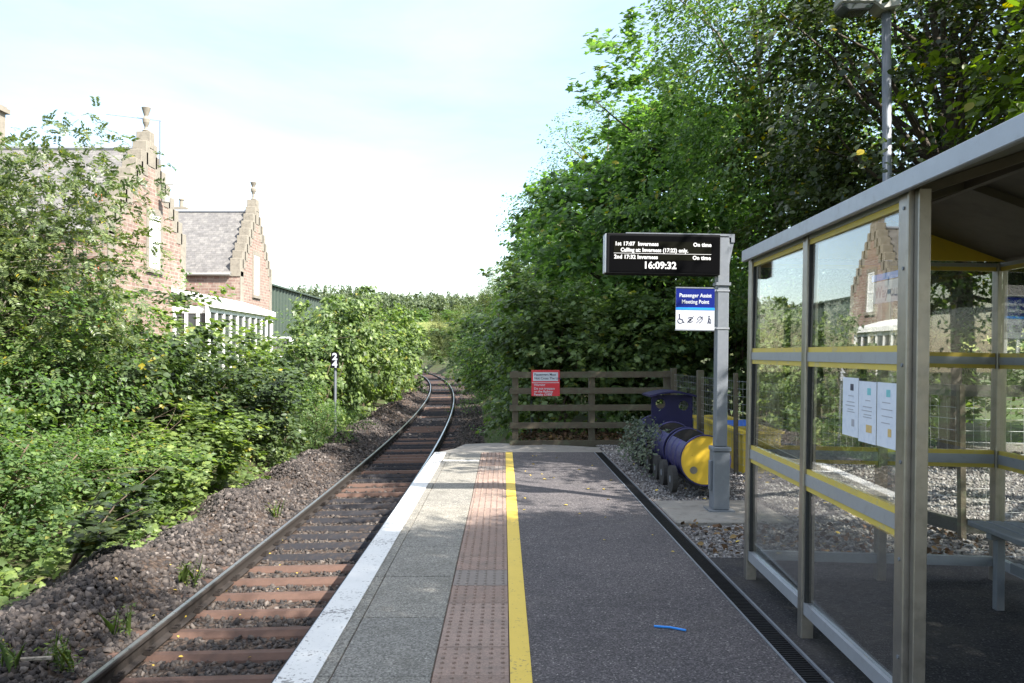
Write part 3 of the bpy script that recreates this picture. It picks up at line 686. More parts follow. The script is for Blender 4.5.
sh(D_, -9.4, 17.6, 4.9, (1.1,1.1,1.25), 'small-leaved bush under the stone gable')
sh(B, -11.2, 21.5, 5.5, (1.1,1.1,.98), 'broad bush in front of the larger stone gable')
sh(D_, -9.3, 24.0, .3, (1.15,1.15,.5), 'small-leaved bush in front of the sunroom corner post')
sh(B, -9.2, 28.5, 2.0, (1.1,1.1,.42), 'broad bush below the smaller stone gable')
sh(A, -10.0, 33.5, 1.5, (1.2,1.2,.45), 'sapling in front of the parked white van')
sh(B, -10.0, 40.0, 3.6, (1.25,1.25,.8), 'broad bush in front of the green shed')
sh(D_, -12.5, 17.0, 1.2, (1.2,1.2,1.2), 'small-leaved bush behind the rowan')
sh(D_, -11.2, 51.0, 4.1, (1.3,1.3,1.5), 'small-leaved bush at the right end of the green shed')
# sycamore sapling over the ballast, its shade put into the dark leaf colour
r = np.random.default_rng(51)
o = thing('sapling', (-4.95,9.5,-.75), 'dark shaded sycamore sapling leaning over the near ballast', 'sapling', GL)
g = MB(); parts = []
for k in range(9):
    a = R(r.uniform(-60, 50)); L = r.uniform(.7, 1.25); el = r.uniform(.15, .75)
    e = Vector((math.cos(a)*L*math.cos(el), math.sin(a)*L*math.cos(el), .25+L*math.sin(el)))
    g.tube([(0,0,-.1), e*.5+Vector((0,0,.1)), e], [.016,.01,.004], 5, False)
    m_ = 26; t_ = r.uniform(.3, 1.08, m_); P = np.array([tuple(e*float(q)+Vector((0,0,.12*float(q)*(1-float(q))))) for q in t_]) + r.normal(size=(m_,3))*np.array([.1,.1,.04])
    parts.append(leaves(P, np.array([0,0,1.0])+r.normal(size=(m_,3))*.25, np.array(e)[None]*.8+r.normal(size=(m_,3))*.6, r.uniform(.1,.19,m_), LOBED, r))
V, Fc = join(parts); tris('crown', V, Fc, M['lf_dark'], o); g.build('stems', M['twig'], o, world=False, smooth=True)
# undergrowth
r = np.random.default_rng(52)
def undergrowth(n, y0, y1, s_in, s_out, hmax, size, tp, mat, label):
    y = y0*(y1/y0)**r.uniform(0,1,n); s = -(s_in + (s_out-s_in)*r.uniform(0,1,n)**.8)
    s += .25*np.sin(y*1.7)+.15*np.sin(y*4.1)
    x = TC + s + np.array([off(q) for q in y]); gz = np.array([height(a,b) for a,b in zip(x,y)])
    hh = hmax*np.clip((-s-s_in+.35)/1.3, .15, 1)*(.55+.45*np.sin(x*2.3+y*1.1)*np.sin(y*.9+x))
    keep = np.sin(x*1.9+1)*np.sin(y*1.15+x*.6) > -.62
    x, y, gz, hh = x[keep], y[keep], gz[keep], hh[keep]; n = len(x)
    P = np.stack([x, y, gz + np.abs(hh)*r.uniform(.1,1,n)**.6], 1)
    N_ = np.array([.1,-.1,1.0])+r.normal(size=(n,3))*.42
    return tag(stuff(tris('undergrowth', *leaves(P, N_, r.normal(size=(n,3))+np.array([.2,-.2,-.3]), r.uniform(.6,1.2,n)*size, tp, r), mat)), label, 'undergrowth')
undergrowth(13000, 5.5, 34, 2.05, 7.0, .6, .12, LOBED, M['lf_nettle'], 'bright tangled undergrowth on the left bank above the ballast')
undergrowth(9000, 5.5, 30, 2.2, 5.5, .5, .055, LEAF, M['lf_syc'], 'small nettle-like leaves along the edge of the ballast')
# weeds in the ballast
GW = 'weed tufts in the ballast'
def weed(lab, loc, seed, n=26, h=.28):
    r = np.random.default_rng(seed); st_ = max(5, n//9); parts = []
    for k in range(st_):
        top = np.array([r.normal()*.09, r.normal()*.09, h*r.uniform(.6,1.1)]); b = np.array([r.normal()*.05, r.normal()*.05, 0]); m_ = 14
        t_ = r.uniform(.1,1,m_)[:,None]; P = b+(top-b)*t_+r.normal(size=(m_,3))*.012
        parts.append(leaves(P, r.normal(size=(m_,3))*.6+np.array([0,0,1.0]), r.normal(size=(m_,3))*np.array([1,1,.4])+np.array([0,0,.4]), r.uniform(.025,.06,m_), NARROW, r))
        parts.append(leaves(b[None], np.array([[r.normal(), r.normal(), 0]]), (top-b)[None], np.array([np.linalg.norm(top-b)]), BLADE, r))
    V, Fc = join(parts); o = tris('weed', V, Fc, M['lf_grass']); o.location = loc; return tag(o, lab, 'weed', GW)
def wz(s, y): return (TC+s+off(y), y, bedz(s, y))
weed('grassy weed tuft in the ballast halfway up the left shoulder', wz(-1.12, 9.6), 1, 90, .33)
weed('nearest grassy weed tuft beside the left rail', wz(-1.2, 7.0), 2, 102, .3)
weed('small weed tuft between the two larger tufts by the left rail', wz(-1.15, 7.9), 3, 66, .3)
weed('wispy weed by the pale stick on the left shoulder', wz(-1.45, 6.7), 4, 60, .25)
weed('tiny weed tuft on the far left shoulder', wz(-1.2, 13.5), 5, 66, .3)
st = MB(); st.tube([(-4.1,6.85,-.92),(-3.75,6.93,-.93)], .018, 6); tag(st.build('stick', M['bark_pale']), 'pale broken stick lying on the ballast beside the left rail', 'stick')
# fallen leaves and litter
GF = 'fallen yellow leaves'
r = np.random.default_rng(61); proto = None
def fallen(x, y, z, lab):
    global proto
    if proto is None:
        V, Fc = leaves(np.array([[0,0,.004]]), np.array([[0,.1,1.0]]), np.array([[0,1.0,0]]), np.array([.05]), OVAL, r); proto = tris('fallen_leaf', V, Fc, M['lf_fallen']); o = proto
    else: o = proto.copy(); C.objects.link(o)
    o.location = (x, y, z); o.rotation_euler = (r.normal()*.2, r.normal()*.2, r.uniform(0,6.28)); k = r.uniform(.5,1.1); o.scale = (k,k,k)
    tag(o, lab, 'leaf', GF)
for k in range(24):
    y = r.uniform(6.5,13.2); fallen(r.uniform(.2,1.42), y, .004, 'fallen yellow leaf lying on the platform asphalt')
for k in range(40): fallen(r.uniform(1.7,3.1), r.uniform(6.6,13.5), -.01, 'fallen yellow leaf lying on the grey gravel')
for k in range(26):
    y = r.uniform(5.5,12); s = r.uniform(-1.6,.6); fallen(TC+s, y, bedz(s,y)+.05, 'fallen yellow leaf lying on the track ballast')
n = 2600; x = r.uniform(-1.0, 3.0, n); y = r.uniform(14.9, 18.5, n); P = np.stack([x, y, np.array([height(a,b) for a,b in zip(x,y)])+.03+r.uniform(0,.04,n)], 1)
tag(stuff(tris('leaf_litter', *leaves(P, np.array([0,0,1.0])+r.normal(size=(n,3))*.5, r.normal(size=(n,3)), r.uniform(.05,.1,n), OVAL, r), M['lf_litter'])), 'brown leaf litter under the wooden fence at the platform end', 'leaf litter')
n = 420; x = r.uniform(1.65, 4.2, n); y = r.uniform(6.5, 7.8, n); P = np.stack([x, y, np.full(n, -.02)+r.uniform(0,.03,n)], 1)
tag(stuff(tris('leaf_litter', *leaves(P, np.array([0,0,1.0])+r.normal(size=(n,3))*.5, r.normal(size=(n,3)), r.uniform(.03,.07,n), OVAL, r), M['lf_litter'])), 'brown leaf litter on the gravel between the shelter and the concrete pad', 'leaf litter')

# ------------------------------------------------------------------ far hills
r = np.random.default_rng(71)
def conifers(n, x0, x1, y0, y1):
    parts = []
    x = r.uniform(x0, x1, n); y = r.uniform(y0, y1, n); z = np.array([height(a,b) for a,b in zip(x,y)]); h = (11 - .018*(x+60) + 2.2*np.sin(x*.06+1)*np.sin(x*.023+y*.05))*r.uniform(.72, 1.12, n)
    per = 46; i = np.repeat(np.arange(n), per); f = r.uniform(.12, 1, len(i)); a = r.uniform(0, 6.28, len(i)); rad = 1.9*(1.05-f)*r.uniform(.4,1.1,len(i))*1.25
    P = np.stack([x[i]+np.cos(a)*rad*.3, y[i]+np.sin(a)*rad*.3, z[i]+h[i]*f], 1); dr = np.stack([np.cos(a), np.sin(a), np.full(len(i), -.35)], 1)
    return leaves(P, np.array([0,0,1.0])+dr*.6+r.normal(size=(len(i),3))*.3, dr, 1.2+1.6*(1.05-f), LEAF, r)
tag(stuff(tris('pine_wood', *conifers(2300, -330, 120, 368, 480), M['lf_pine'])), 'far pine plantation covering the hill at the end of the line', 'wood')
r2 = np.random.default_rng(72)
for k, (x, y, sc) in enumerate(((-64,352,1.1),(-50,356,1.0),(-36,350,1.15),(-80,350,1.2),(-22,354,1.1))): 
    dup(mt, (x, y, height(x,y)-1), k*1.3, (sc*1.3, sc*1.3, sc*.7), ('round hedgerow tree at the foot of the pine hill, second from left','round hedgerow tree at the foot of the pine hill, in the middle','round hedgerow tree at the foot of the pine hill, second from right','round hedgerow tree at the foot of the pine hill, leftmost','round hedgerow tree at the foot of the pine hill, rightmost')[k], 'hedgerow trees at the foot of the hill')
for k, (x, y, sc) in enumerate(((-25,170,1.0),(-32,185,1.15),(-19,176,1.0),(-42,200,1.2),(-12,186,1.1))):
    dup(mt, (x, y, height(x,y)-1.0), k*2.1, (sc*1.4,sc*1.4,sc*.72), ('low bush below the pale field, beyond the last rails','low bush below the pale field, left of the nearest one','low bush below the pale field, at the right against the willows','far low bush below the pale field at the left','far low bush below the pale field at the right')[k], 'bushes below the pale field')

# ------------------------------------------------------------------ stone house
HX = -12.9
H = thing('stone_house', (-14,36,-.5), 'red sandstone house with crow-stepped gables and a white sunroom', 'house')
def gable(y0, y1, eave, ridge, xl, steps, win, margin):
    ym = (y0+y1)/2; hw = (y1-y0)/2
    w = MB(); w.prism([(y0,-1.2),(y1,-1.2),(y1,eave),(ym,ridge-.05),(y0,eave)], HX-.45, HX, 'x')
    w.box(xl, HX-.45, y0, y0+.4, -1.2, eave).box(xl, HX-.45, y1-.4, y1, -1.2, eave)
    w.build('wall', M['sandstone'], H)
    rf = MB()
    for sg, ya in ((1, y0), (-1, y1)):
        e = Vector((0, ya-sg*.12, eave-.1)); t_ = Vector((0, ym, ridge))
        d = (t_-e).normalized(); nn = Vector((0, -sg*d.z, abs(d.y)))
        pl = [(e.y, e.z), (t_.y, t_.z), (t_.y, t_.z-.14), (e.y, e.z-.1)]
        rf.prism(pl, xl, HX-.42, 'x')
    rf.build('roof', M['slate'], H)
    MB().tube([(xl, ym, ridge+.03), (HX-.5, ym, ridge+.03)], .09, 8).build('ridge_cap', M['alu_pale'], H)
    for sg, ya in ((1, y0), (-1, y1)):
        MB().tube([(xl, ya-sg*.16, eave-.16), (HX-.45, ya-sg*.16, eave-.16)], .07, 8).build('gutter', M['lamp_grey'], H)
    st_ = MB(); n = steps; dy = hw/n; dz = (ridge-eave)/n
    for k in range(n):
        za = eave + dz*k - .25; zb = eave + dz*(k+1) + .22
        st_.box(HX-.5, HX+.02, y0+dy*k-.05, y0+dy*(k+1)+.1, za, zb).box(HX-.497, HX+.023, y1-dy*(k+1)-.1, y1-dy*k+.05, za, zb)
    st_.box(HX-.48, HX+.04, ym-.2, ym+.2, ridge, ridge+.62)
    st_.build('crow_steps', M['buff'], H, bevel=.015)
    (wy0, wy1, wz0, wz1) = win
    ma = MB().box(HX, HX+.04, wy0-.22, wy0, wz0-.15, wz1+.22).box(HX, HX+.04, wy1, wy1+.22, wz0-.15, wz1+.22).box(HX, HX+.045, wy0, wy1, wz1, wz1+.22).box(HX, HX+.09, wy0-.24, wy1+.24, wz0-.16, wz0)
    fr = ma.build('window_surround', M['buff'], H)
    f2 = MB().box(HX+.003, HX+.03, wy0, wy0+.09, wz0, wz1).box(HX+.003, HX+.03, wy1-.09, wy1, wz0, wz1).box(HX+.003, HX+.03, wy0+.09, wy1-.09, wz1-.09, wz1).box(HX+.003, HX+.03, wy0+.09, wy1-.09, wz0, wz0+.09).box(HX+.003, HX+.034, wy0+.09, wy1-.09, (wz0+wz1)/2-.05, (wz0+wz1)/2+.05)
    f2.build('window', M['white_frame'], H); pn = [o for o in H.children if o.name.startswith('window') and not o.name.startswith('window_s')][-1]
    MB().box(HX+.002, HX+.012, wy0+.09, wy1-.09, wz0+.09, wz1-.09).build('pane', M['pale_pane'], pn)
    if margin:
        for ya_, sgn in ((y0, 1), (y1, -1)):
            q = []
            for k in range(12):
                w_ = .5 if k % 2 else .3; z0 = -1+k*.55; q += [(ya_+sgn*w_, z0), (ya_+sgn*w_, z0+.55)]
            q = [(ya_-sgn*.015, -1)] + q + [(ya_-sgn*.015, -1+12*.55)]
            MB().prism(q, HX-.01, HX+.02, 'x').build('quoin_strip', M['buff'], H)
    return ym
gable(27.0, 33.5, 5.75, 9.05, -21, 8, (30.05,30.98,4.7,6.7), True)
gable(40.5, 45.9, 5.6, 8.97, -19, 8, (42.62,43.48,4.6,6.65), True)
MB().lathe([(.1,0),(.14,.05),(.07,.12),(.06,.2),(.12,.36),(.13,.48),(.07,.6),(.09,.66),(.165,.9),(.15,.92)], (HX-.2,30.25,9.67), 14).build('finial', M['buff'], H, smooth=False)
MB().lathe([(.1,0),(.14,.05),(.07,.12),(.06,.3),(.14,.48),(.15,.58),(.08,.68),(.1,.74),(.17,.92),(.15,.94)], (HX-.2,43.2,9.59), 14).build('finial', M['buff'], H)
# linking block and chimneys
w = MB().box(-21, -16.2, 33.55, 40.45, -1.2, 5.5); w.build('wall', M['sandstone'], H)
MB().prism([(-21.2,5.45),(-16.0,5.45),(-18.6,7.9)], 33.52, 40.48, 'y').build('roof', M['slate'], H)
for cx, cy, zt, wd in ((-19.0,30.25,10.7,.55), (-18.4,47.2,9.9,.3)):
    ch = MB().box(cx-wd, cx+wd, cy-wd*.7, cy+wd*.7, 4, zt-.25).box(cx-wd-.12, cx+wd+.12, cy-wd*.7-.12, cy+wd*.7+.12, zt-.25, zt-.08).box(cx-wd-.04, cx+wd+.04, cy-wd*.7-.04, cy+wd*.7+.04, zt-.08, zt).build('chimney', M['buff'], H)
    MB().lathe([(.13,zt),(.12,zt+.4),(.16,zt+.42),(.15,zt+.5)], (cx,cy,0), 10).build('chimney_pot', M['buff'], ch)
# television aerial on the gable
MB().tube([(HX+.12,30.7,8.6),(HX+.12,30.7,10.25)], .025, 6).tube([(HX+.2,30.6,10.2),(HX-1.55,30.0,10.27)], .015, 5).add([], []).build('aerial', M['galv'], H)
MB().box(HX+.05, HX+.5, 31.0, 31.06, 7.9, 7.95).lathe([(.02,0),(.16,.03),(.17,.25),(.04,.3)], (HX+.25,30.9,7.2), 10).build('flood_lamp', M['lamp_grey'], H)
# sunroom
sx, sy0, sy1, sz = -11.45, 32.2, 40.9, 3.5
ws = MB().box(HX, sx-.02, sy0+.05, sy1, -1.2, .7); cons = ws.build('sunroom', M['white_frame'], H)
MB().add([(HX-.02,sy0-.1,sz+.62),(HX-.02,sy1+.1,sz+.62),(sx+.15,sy1+.1,sz+.1),(sx+.15,sy0-.1,sz+.1),(HX-.02,sy0-.1,sz+.5),(HX-.02,sy1+.1,sz+.5),(sx+.15,sy1+.1,sz-.12),(sx+.15,sy0-.1,sz-.12)],
         [(0,1,2,3),(7,6,5,4),(0,3,7,4),(1,5,6,2),(3,2,6,7),(0,4,5,1)]).build('sunroom_roof', M['white_frame'], cons)
fr = MB(); pa = MB()
nf = 10
for k in range(nf+1):
    y = sy0 + (sy1-sy0)*k/nf; wd = .14 if k in (0, nf) else .075
    fr.box(sx-.1, sx, y-wd, y+wd, .7, sz-.05)
for k in range(4):
    x = HX + .1 + (sx-HX-.1)*k/3; fr.box(x-.06, x+.06, sy0-.02, sy0+.08, .7, sz-.05) if k < 3 else None
fr.box(HX, sx-.101, sy0, sy0+.06, sz-.35, sz-.05).box(sx-.09, sx-.01, sy0+.1, sy1, sz-.3, sz-.06).box(sx-.12, sx+.06, sy0, sy1, .62, .7)
fr.build('sunroom_frame', M['white_frame'], cons)
pa.box(sx-.06, sx-.05, sy0+.1, sy1-.1, .7, sz-.1); pa.box(HX+.05, sx-.11, sy0+.03, sy0+.04, .7, sz-.1)
pa.build('sunroom_pane', M['dark_pane'], cons)
# green shed
S = thing('metal_shed', (-22,70,0), 'large dark green corrugated metal shed behind the stone house', 'shed')
g = MB(); y = 57.0; k = 0
Vt = []
while y < 84:
    for dx, dyy in ((0,0),(0,.55),(.07,.62),(.07,.82)): Vt.append((-17+dx, y+dyy))
    y += .89
prof2 = Vt
n = len(prof2); Vv = [(a, b, -1) for a, b in prof2] + [(a, b, 6.55) for a, b in prof2]
g.add(Vv, [(i, i+1, n+i+1, n+i) for i in range(n-1)])
g.prism([(-27,-1),(-17.05,-1),(-17.05,6.5),(-22,6.75),(-27,6.5)], 57.0, 57.1, 'y').prism([(-27,-1),(-17.05,-1),(-17.05,6.5),(-22,6.75),(-27,6.5)], 83.9, 84.0, 'y').box(-27.1,-27,57,84,-1,6.5)
g.build('wall', M['shed_green'], S)
MB().prism([(-16.75,6.5),(-16.75,6.62),(-22,6.9),(-27.2,6.62),(-27.2,6.5),(-22,6.76)], 56.7, 84.3, 'y').build('roof', M['shed_green'], S)
# parked van
Vn = thing('parked_van', (-12.6,47.5,.25), 'white parked van half hidden by bushes beside the stone house', 'van')
b = MB().prism([(49.9,.55),(49.9,2.45),(46.4,2.5),(45.6,1.65),(44.8,1.45),(44.7,.6)], -13.5, -11.7, 'x').build('body', M['car_white'], Vn, bevel=.05)
MB().add([(-13.3,45.62,1.7),(-11.9,45.62,1.7),(-12.0,46.33,2.42),(-13.2,46.33,2.42),(-13.3,45.6,1.68),(-11.9,45.6,1.68),(-12.0,46.31,2.44),(-13.2,46.31,2.44)], [(0,1,2,3),(7,6,5,4),(0,4,5,1),(1,5,6,2),(2,6,7,3),(3,7,4,0)]).build('windscreen', M['dark_pane'], Vn)
MB().prism([(46.0,1.7),(47.4,1.7),(47.4,2.3),(46.5,2.3)], -11.71, -11.69, 'x').build('side_window', M['dark_pane'], Vn)
for wx in (-13.45,-11.95):
    for wy in (45.6, 48.9):
        w_ = MB().tube([(wx,wy,.58),(wx+.2,wy,.58)], .33, 18).build('wheel', M['rubber'], Vn); MB().tube([(wx-.01,wy,.58),(wx+.21,wy,.58)], .18, 12).build('rim', M['alu'], w_)
struct(MB().add([(-14.5,43,.2),(-10.8,43,.2),(-10.8,56,.2),(-14.5,56,.2),(-15.5,42,-.6),(-10,42,-.9),(-10,57,-.9),(-15.5,57,-.6)], [(0,1,2,3),(0,4,5,1),(1,5,6,2),(2,6,7,3),(3,7,4,0)]).build('driveway', M['concrete']))

# ------------------------------------------------------------------ marker post 2/4
mp = thing('marker_post', (-4.93,24.2,-.9), 'black distance marker with white figures 2 and 4 on a grey post', 'marker')
x0 = -4.93
MB().tube([(x0,24.2,-1.0),(x0,24.2,1.25)], .04, 8).build('post', M['galv'], mp)
MB().box(x0-.115, x0+.115, 24.12, 24.16, 1.16, 1.62).build('plate', M['black'], mp)
text_mesh('numeral', '2', .27, M['sign_white'], mp, (x0,24.118,1.405), 'CENTER', .012, 1.05)
text_mesh('numeral', '4', .27, M['sign_white'], mp, (x0,24.118,1.185), 'CENTER', .012, 1.05)

# ------------------------------------------------------------------ wooden fence + sign + mesh fence
FY = 14.65
fe = thing('wooden_fence', (1.6,FY,-.1), 'weathered five-rail wooden fence across the platform end', 'fence')
for x in (.2, 1.56, 2.9):
    MB().box(x-.055, x+.055, FY, FY+.1, -.4, 1.28).build('post', M['fence_wood'], fe, bevel=.006)
for i, z in enumerate((1.215, .93, .63, .32, .0)):
    MB().add([(.1,FY-.04,z-.055),(3.0,FY-.04,z-.055+.01),(3.0,FY-.003,z-.055+.01),(.1,FY-.003,z-.055),(.1,FY-.04,z+.05),(3.0,FY-.04,z+.06),(3.0,FY-.003,z+.06),(.1,FY-.003,z+.05)], [(0,3,2,1),(4,5,6,7),(0,1,5,4),(1,2,6,5),(2,3,7,6),(3,0,4,7)]).build('rail', M['fence_wood'], fe)
sg = thing('warning_sign', (.73,FY-.06,1.1), 'red and white warning sign fixed to the wooden fence', 'sign')
a0, a1, b0, b1 = .485, .985, .84, 1.3; yS = FY-.05
MB().box(a0, a1, yS, yS+.008, b0, b1).build('plate', M['sign_red'], sg)
MB().box(a0+.03, a1-.03, yS-.002, yS-.0005, b0+.265, b1-.04).build('white_panel', M['sign_white'], sg)
MB().box(a0+.01, a1-.01, yS-.002, yS-.0005, b0+.23, b0+.24).build('white_rule', M['sign_white'], sg)
for k, s_ in enumerate(('Passengers Must', 'Not Cross The Line')): text_mesh('lettering', s_, .058, M['ink'], sg, (a0+.05, yS-.003, b1-.1-.065*k), 'LEFT', .001)
for k, s_ in enumerate(('Warning', 'Do not trespass', 'on the Railway', 'Penalty £1000')): text_mesh('lettering', s_, .056, M['sign_white'], sg, (a0+.045, yS-.003, b0+.18-.053*k - (.012 if k else 0)), 'LEFT', .001)
mf = thing('mesh_fence', (3.2,11,0), 'wire mesh fence on timber posts beside the barrel train', 'fence')
mfp = [(3.0,14.6),(3.07,12.9),(3.12,11.1),(3.5,9.2),(4.0,7.2),(5.6,6.9),(7.4,6.9)]
for x, y in mfp:
    hw_ = .05 if y > 12 else .028
    MB().box(x-hw_, x+hw_, y-hw_, y+hw_, -.3, 1.33).build('post', M['fence_wood'], mf, bevel=.006)
g = MB()
for (xa, ya), (xb, yb) in zip(mfp, mfp[1:]):
    a, b = Vector((xa,ya,0)), Vector((xb,yb,0)); L = (b-a).length; d = (b-a)/L
    for k in range(12): 
        z = .12+k*.1; g.tube([a+Vector((0,0,z)), b+Vector((0,0,z))], .0016, 3, False)
    for k in range(int(L/.1)+1):
        p = a+d*(k*.1); g.tube([p+Vector((0,0,.1)), p+Vector((0,0,1.24))], .0016, 3, False)
g.build('wire_mesh', M['wire'], mf)
g = MB()
for (xa, ya), (xb, yb) in zip(mfp[3:], mfp[4:]):
    a, b = Vector((xa,ya,0)), Vector((xb,yb,0)); d = (b-a).normalized(); q = Vector((-d.y,d.x,0))*.02
    for z0, z1 in ((.03,.15),(1.22,1.32)):
        g.add([a+q+Vector((0,0,z0)), b+q+Vector((0,0,z0)), b-q+Vector((0,0,z0)), a-q+Vector((0,0,z0)), a+q+Vector((0,0,z1)), b+q+Vector((0,0,z1)), b-q+Vector((0,0,z1)), a-q+Vector((0,0,z1))], [(0,3,2,1),(4,5,6,7),(0,1,5,4),(1,2,6,5),(2,3,7,6),(3,0,4,7)])
g.build('board', M['dark_wood'], mf)
for x, lab in ((.62,'left of two thin grey posts in the bushes behind the red sign'),(.8,'right of two thin grey posts in the bushes, with a pale cap')):
    o = thing('trackside_post', (x,18.2,0), lab, 'post', 'thin posts behind the red sign')
    MB().tube([(x,18.2,-.3),(x,18.2,1.72 if x < .7 else 1.88)], .035, 8).build('post', M['galv'], o)
    MB().box(x-.045, x+.045, 18.14, 18.19, 1.45, 1.6).build('tag_plate', M['sign_white'], o)

# ------------------------------------------------------------------ barrel train
tr = thing('barrel_train', (2.4,10.6,0), 'navy and yellow toy train planter made from oil drums', 'planter')
TX, TZ, BR = 2.25, .4, .275
def barrel(y0, L, r, top_cut, name='barrel', parent=None):
    prof = [(0,r*.995),(.0,r+.012),(.03,r+.012),(.035,r),(L*.34,r),(L*.36,r+.013),(L*.39,r+.013),(L*.41,r),(L*.64,r),(L*.66,r+.013),(L*.69,r+.013),(L*.71,r),(L-.035,r),(L-.03,r+.012),(L,r+.012),(L,r*.99)]
    n = 40; g = MB(); vs = []
    for t_, rr in prof:
        for k in range(n):
            a = 2*math.pi*k/n; vs.append((TX+rr*math.cos(a), y0+t_, TZ+rr*math.sin(a)))
    fs = []
    for i in range(len(prof)-1):
        tm = (prof[i][0]+prof[i+1][0])/2
        for k in range(n):
            am = 2*math.pi*(k+.5)/n
            if top_cut and .12*L < tm < .86*L and R(42) < am < R(138): continue
            fs.append((i*n+k, i*n+(k+1) % n, (i+1)*n+(k+1) % n, (i+1)*n+k))
    g.add(vs, fs)
    b = g.build(name, M['navy'], parent or tr)
    # inner drum shell and back plate
    g2 = MB(); vs = []
    for t_ in (.04, L-.04):
        for k in range(n):
            a = 2*math.pi*k/n; vs.append((TX+(r-.006)*math.cos(a), y0+t_, TZ+(r-.006)*math.sin(a)))
    fs = [(k, (k+1) % n, n+(k+1) % n, n+k) for k in range(n) if not (top_cut and R(42) < 2*math.pi*(k+.5)/n < R(138))] + [tuple(range(n)), tuple(range(2*n-1, n-1, -1))]
    g2.add(vs, fs); g2.build('lining', M['dark_in'], b)
    MB().box(TX-r*.9, TX+r*.9, y0+.06, y0+L-.06, TZ-.1, TZ+.03).build('compost', M['soil'], b)
    return b
b1 = barrel(9.22, .86, BR, True)
e = MB().tube([(TX,9.235,TZ),(TX,9.25,TZ)], BR-.004, 40).build('end_plate', M['train_yellow'], b1)
MB().tube([(TX-.13,9.228,TZ-.11),(TX-.13,9.236,TZ-.11)], .042, 18).tube([(TX-.13,9.222,TZ-.11),(TX-.13,9.23,TZ-.11)], .022, 12).build('bung_cap', M['alu'], b1)
b2 = barrel(10.2, .86, BR, True); b3 = barrel(11.45, .86, BR, True)
for y in (9.45, 9.98, 10.4, 10.95, 11.65, 12.2):
    for x in (1.93, 2.5):
        w_ = MB().tube([(x-.03,y,.16),(x+.03,y,.16)], .155, 22).build('wheel', M['wheel'], tr)
        MB().tube([(x-.034,y,.16),(x+.034,y,.16)], .04, 10).build('hub', M['galv'], w_)
MB().box(TX-.1, TX-.05, 9.3, 12.3, .08, .13).box(TX+.05, TX+.1, 9.3, 12.3, .08, .13).build('chassis', M['wheel'], tr)
# cab panel with round holes, curved roof
def cab_panel(y, name):
    xa, xb, za, zb = 2.0, 2.56, .42, 1.03
    cs = [(2.125,.91,.066),(2.44,.885,.066)]; n = 16
    # grid of cells with round openings cut by building each half as ring strips
    g = MB(); xm = (cs[0][0]+cs[1][0])/2
    for (cx, cz, r_), (x0_, x1_) in zip(cs, ((xa, xm), (xm, xb))):
        ring, outer = [], []
        for k in range(32):
            a = 2*math.pi*k/32; c_, s_ = math.cos(a), math.sin(a); ring.append((cx+r_*c_, cz+r_*s_))
            kx = ((x1_-cx) if c_ > 0 else (x0_-cx))/c_ if abs(c_) > 1e-6 else 1e9; kz = ((zb-cz) if s_ > 0 else (za-cz))/s_ if abs(s_) > 1e-6 else 1e9
            kk = min(kx, kz); outer.append((cx+kk*c_, cz+kk*s_))
        vs = [(p[0], y, p[1]) for p in ring] + [(p[0], y, p[1]) for p in outer] + [(p[0], y+.02, p[1]) for p in ring] + [(p[0], y+.02, p[1]) for p in outer]
        fs = []
        for k in range(32):
            j = (k+1) % 32; fs += [(k, j, 32+j, 32+k), (64+j, 64+k, 96+k, 96+j), (j, k, 64+k, 64+j), (32+k, 32+j, 96+j, 96+k)]
        # corners
        base = len(vs)
        g.add(vs, fs)
        cor = [(x0_,za),(x1_,za),(x1_,zb),(x0_,zb)]
        for (px, pz) in cor:
            nb = sorted(range(32), key=lambda q: (outer[q][0]-px)**2+(outer[q][1]-pz)**2)[:2]
            g.add([(px,y,pz),(outer[nb[0]][0],y,outer[nb[0]][1]),(outer[nb[1]][0],y,outer[nb[1]][1]),(px,y+.02,pz),(outer[nb[0]][0],y+.02,outer[nb[0]][1]),(outer[nb[1]][0],y+.02,outer[nb[1]][1])], [(0,1,2),(5,4,3)])
    return g.build(name, M['navy_dark'], tr)
cp = cab_panel(11.2, 'cab_front')
arc = [(1.965+.63*k/10, 1.005+.055*math.sin(math.pi*k/10)) for k in range(11)]
MB().prism(arc + [(x, z+.025) for x, z in arc[::-1]], 11.1, 11.72, 'y').build('cab_roof', M['navy_dark'], tr)
for xx in (2.0, 2.54): MB().box(xx, xx+.02, 11.222, 11.618, .42, .7).build('cab_side', M['navy_dark'], tr)
# trailing plants in the drums
def planting(lab, cx, cy, cz, seed, n, ext, size, tp=OVAL, mat='lf_succ', fall=0):
    r = np.random.default_rng(seed); d = unit(r.normal(size=(n,3)))*r.uniform(.3,1,(n,1)); d[:,2] = np.abs(d[:,2])
    P = np.array([cx,cy,cz]) + d*np.array(ext)
    if fall:
        k = r.uniform(size=n) < .75; t_ = r.uniform(0,1,n)
        P2 = np.stack([cx-.06-.26*t_**.6+r.normal(size=n)*.05, cy+r.normal(size=n)*.26, cz+.14-.46*t_**1.3+r.normal(size=n)*.06], 1); P[k] = P2[k]
    o = thing('trailing_plant', (cx,cy,cz), lab, 'plant', 'plants in the barrel train')
    V, Fc = leaves(P-np.array([cx,cy,cz]), np.array([-.3,-.3,.8])+r.normal(size=(n,3))*.5, r.normal(size=(n,3))+np.array([-.4,-.2,-.2]), r.uniform(.6,1.2,n)*size, tp, r)
    tris('foliage', V, Fc, M[mat], o)
    g = MB()
    for k in range(14):
        p = P[r.integers(n)]; g.tube([(cx,cy,cz-.08), tuple((np.array([cx,cy,cz+.12])+p)/2), tuple(p)], [.006,.004,.002], 4, False)
    g.build('stems', M['twig'], o)
planting('small silvery plant inside the nearest drum', TX-.02, 9.62, TZ+.05, 81, 260, (.17,.22,.15), .045)
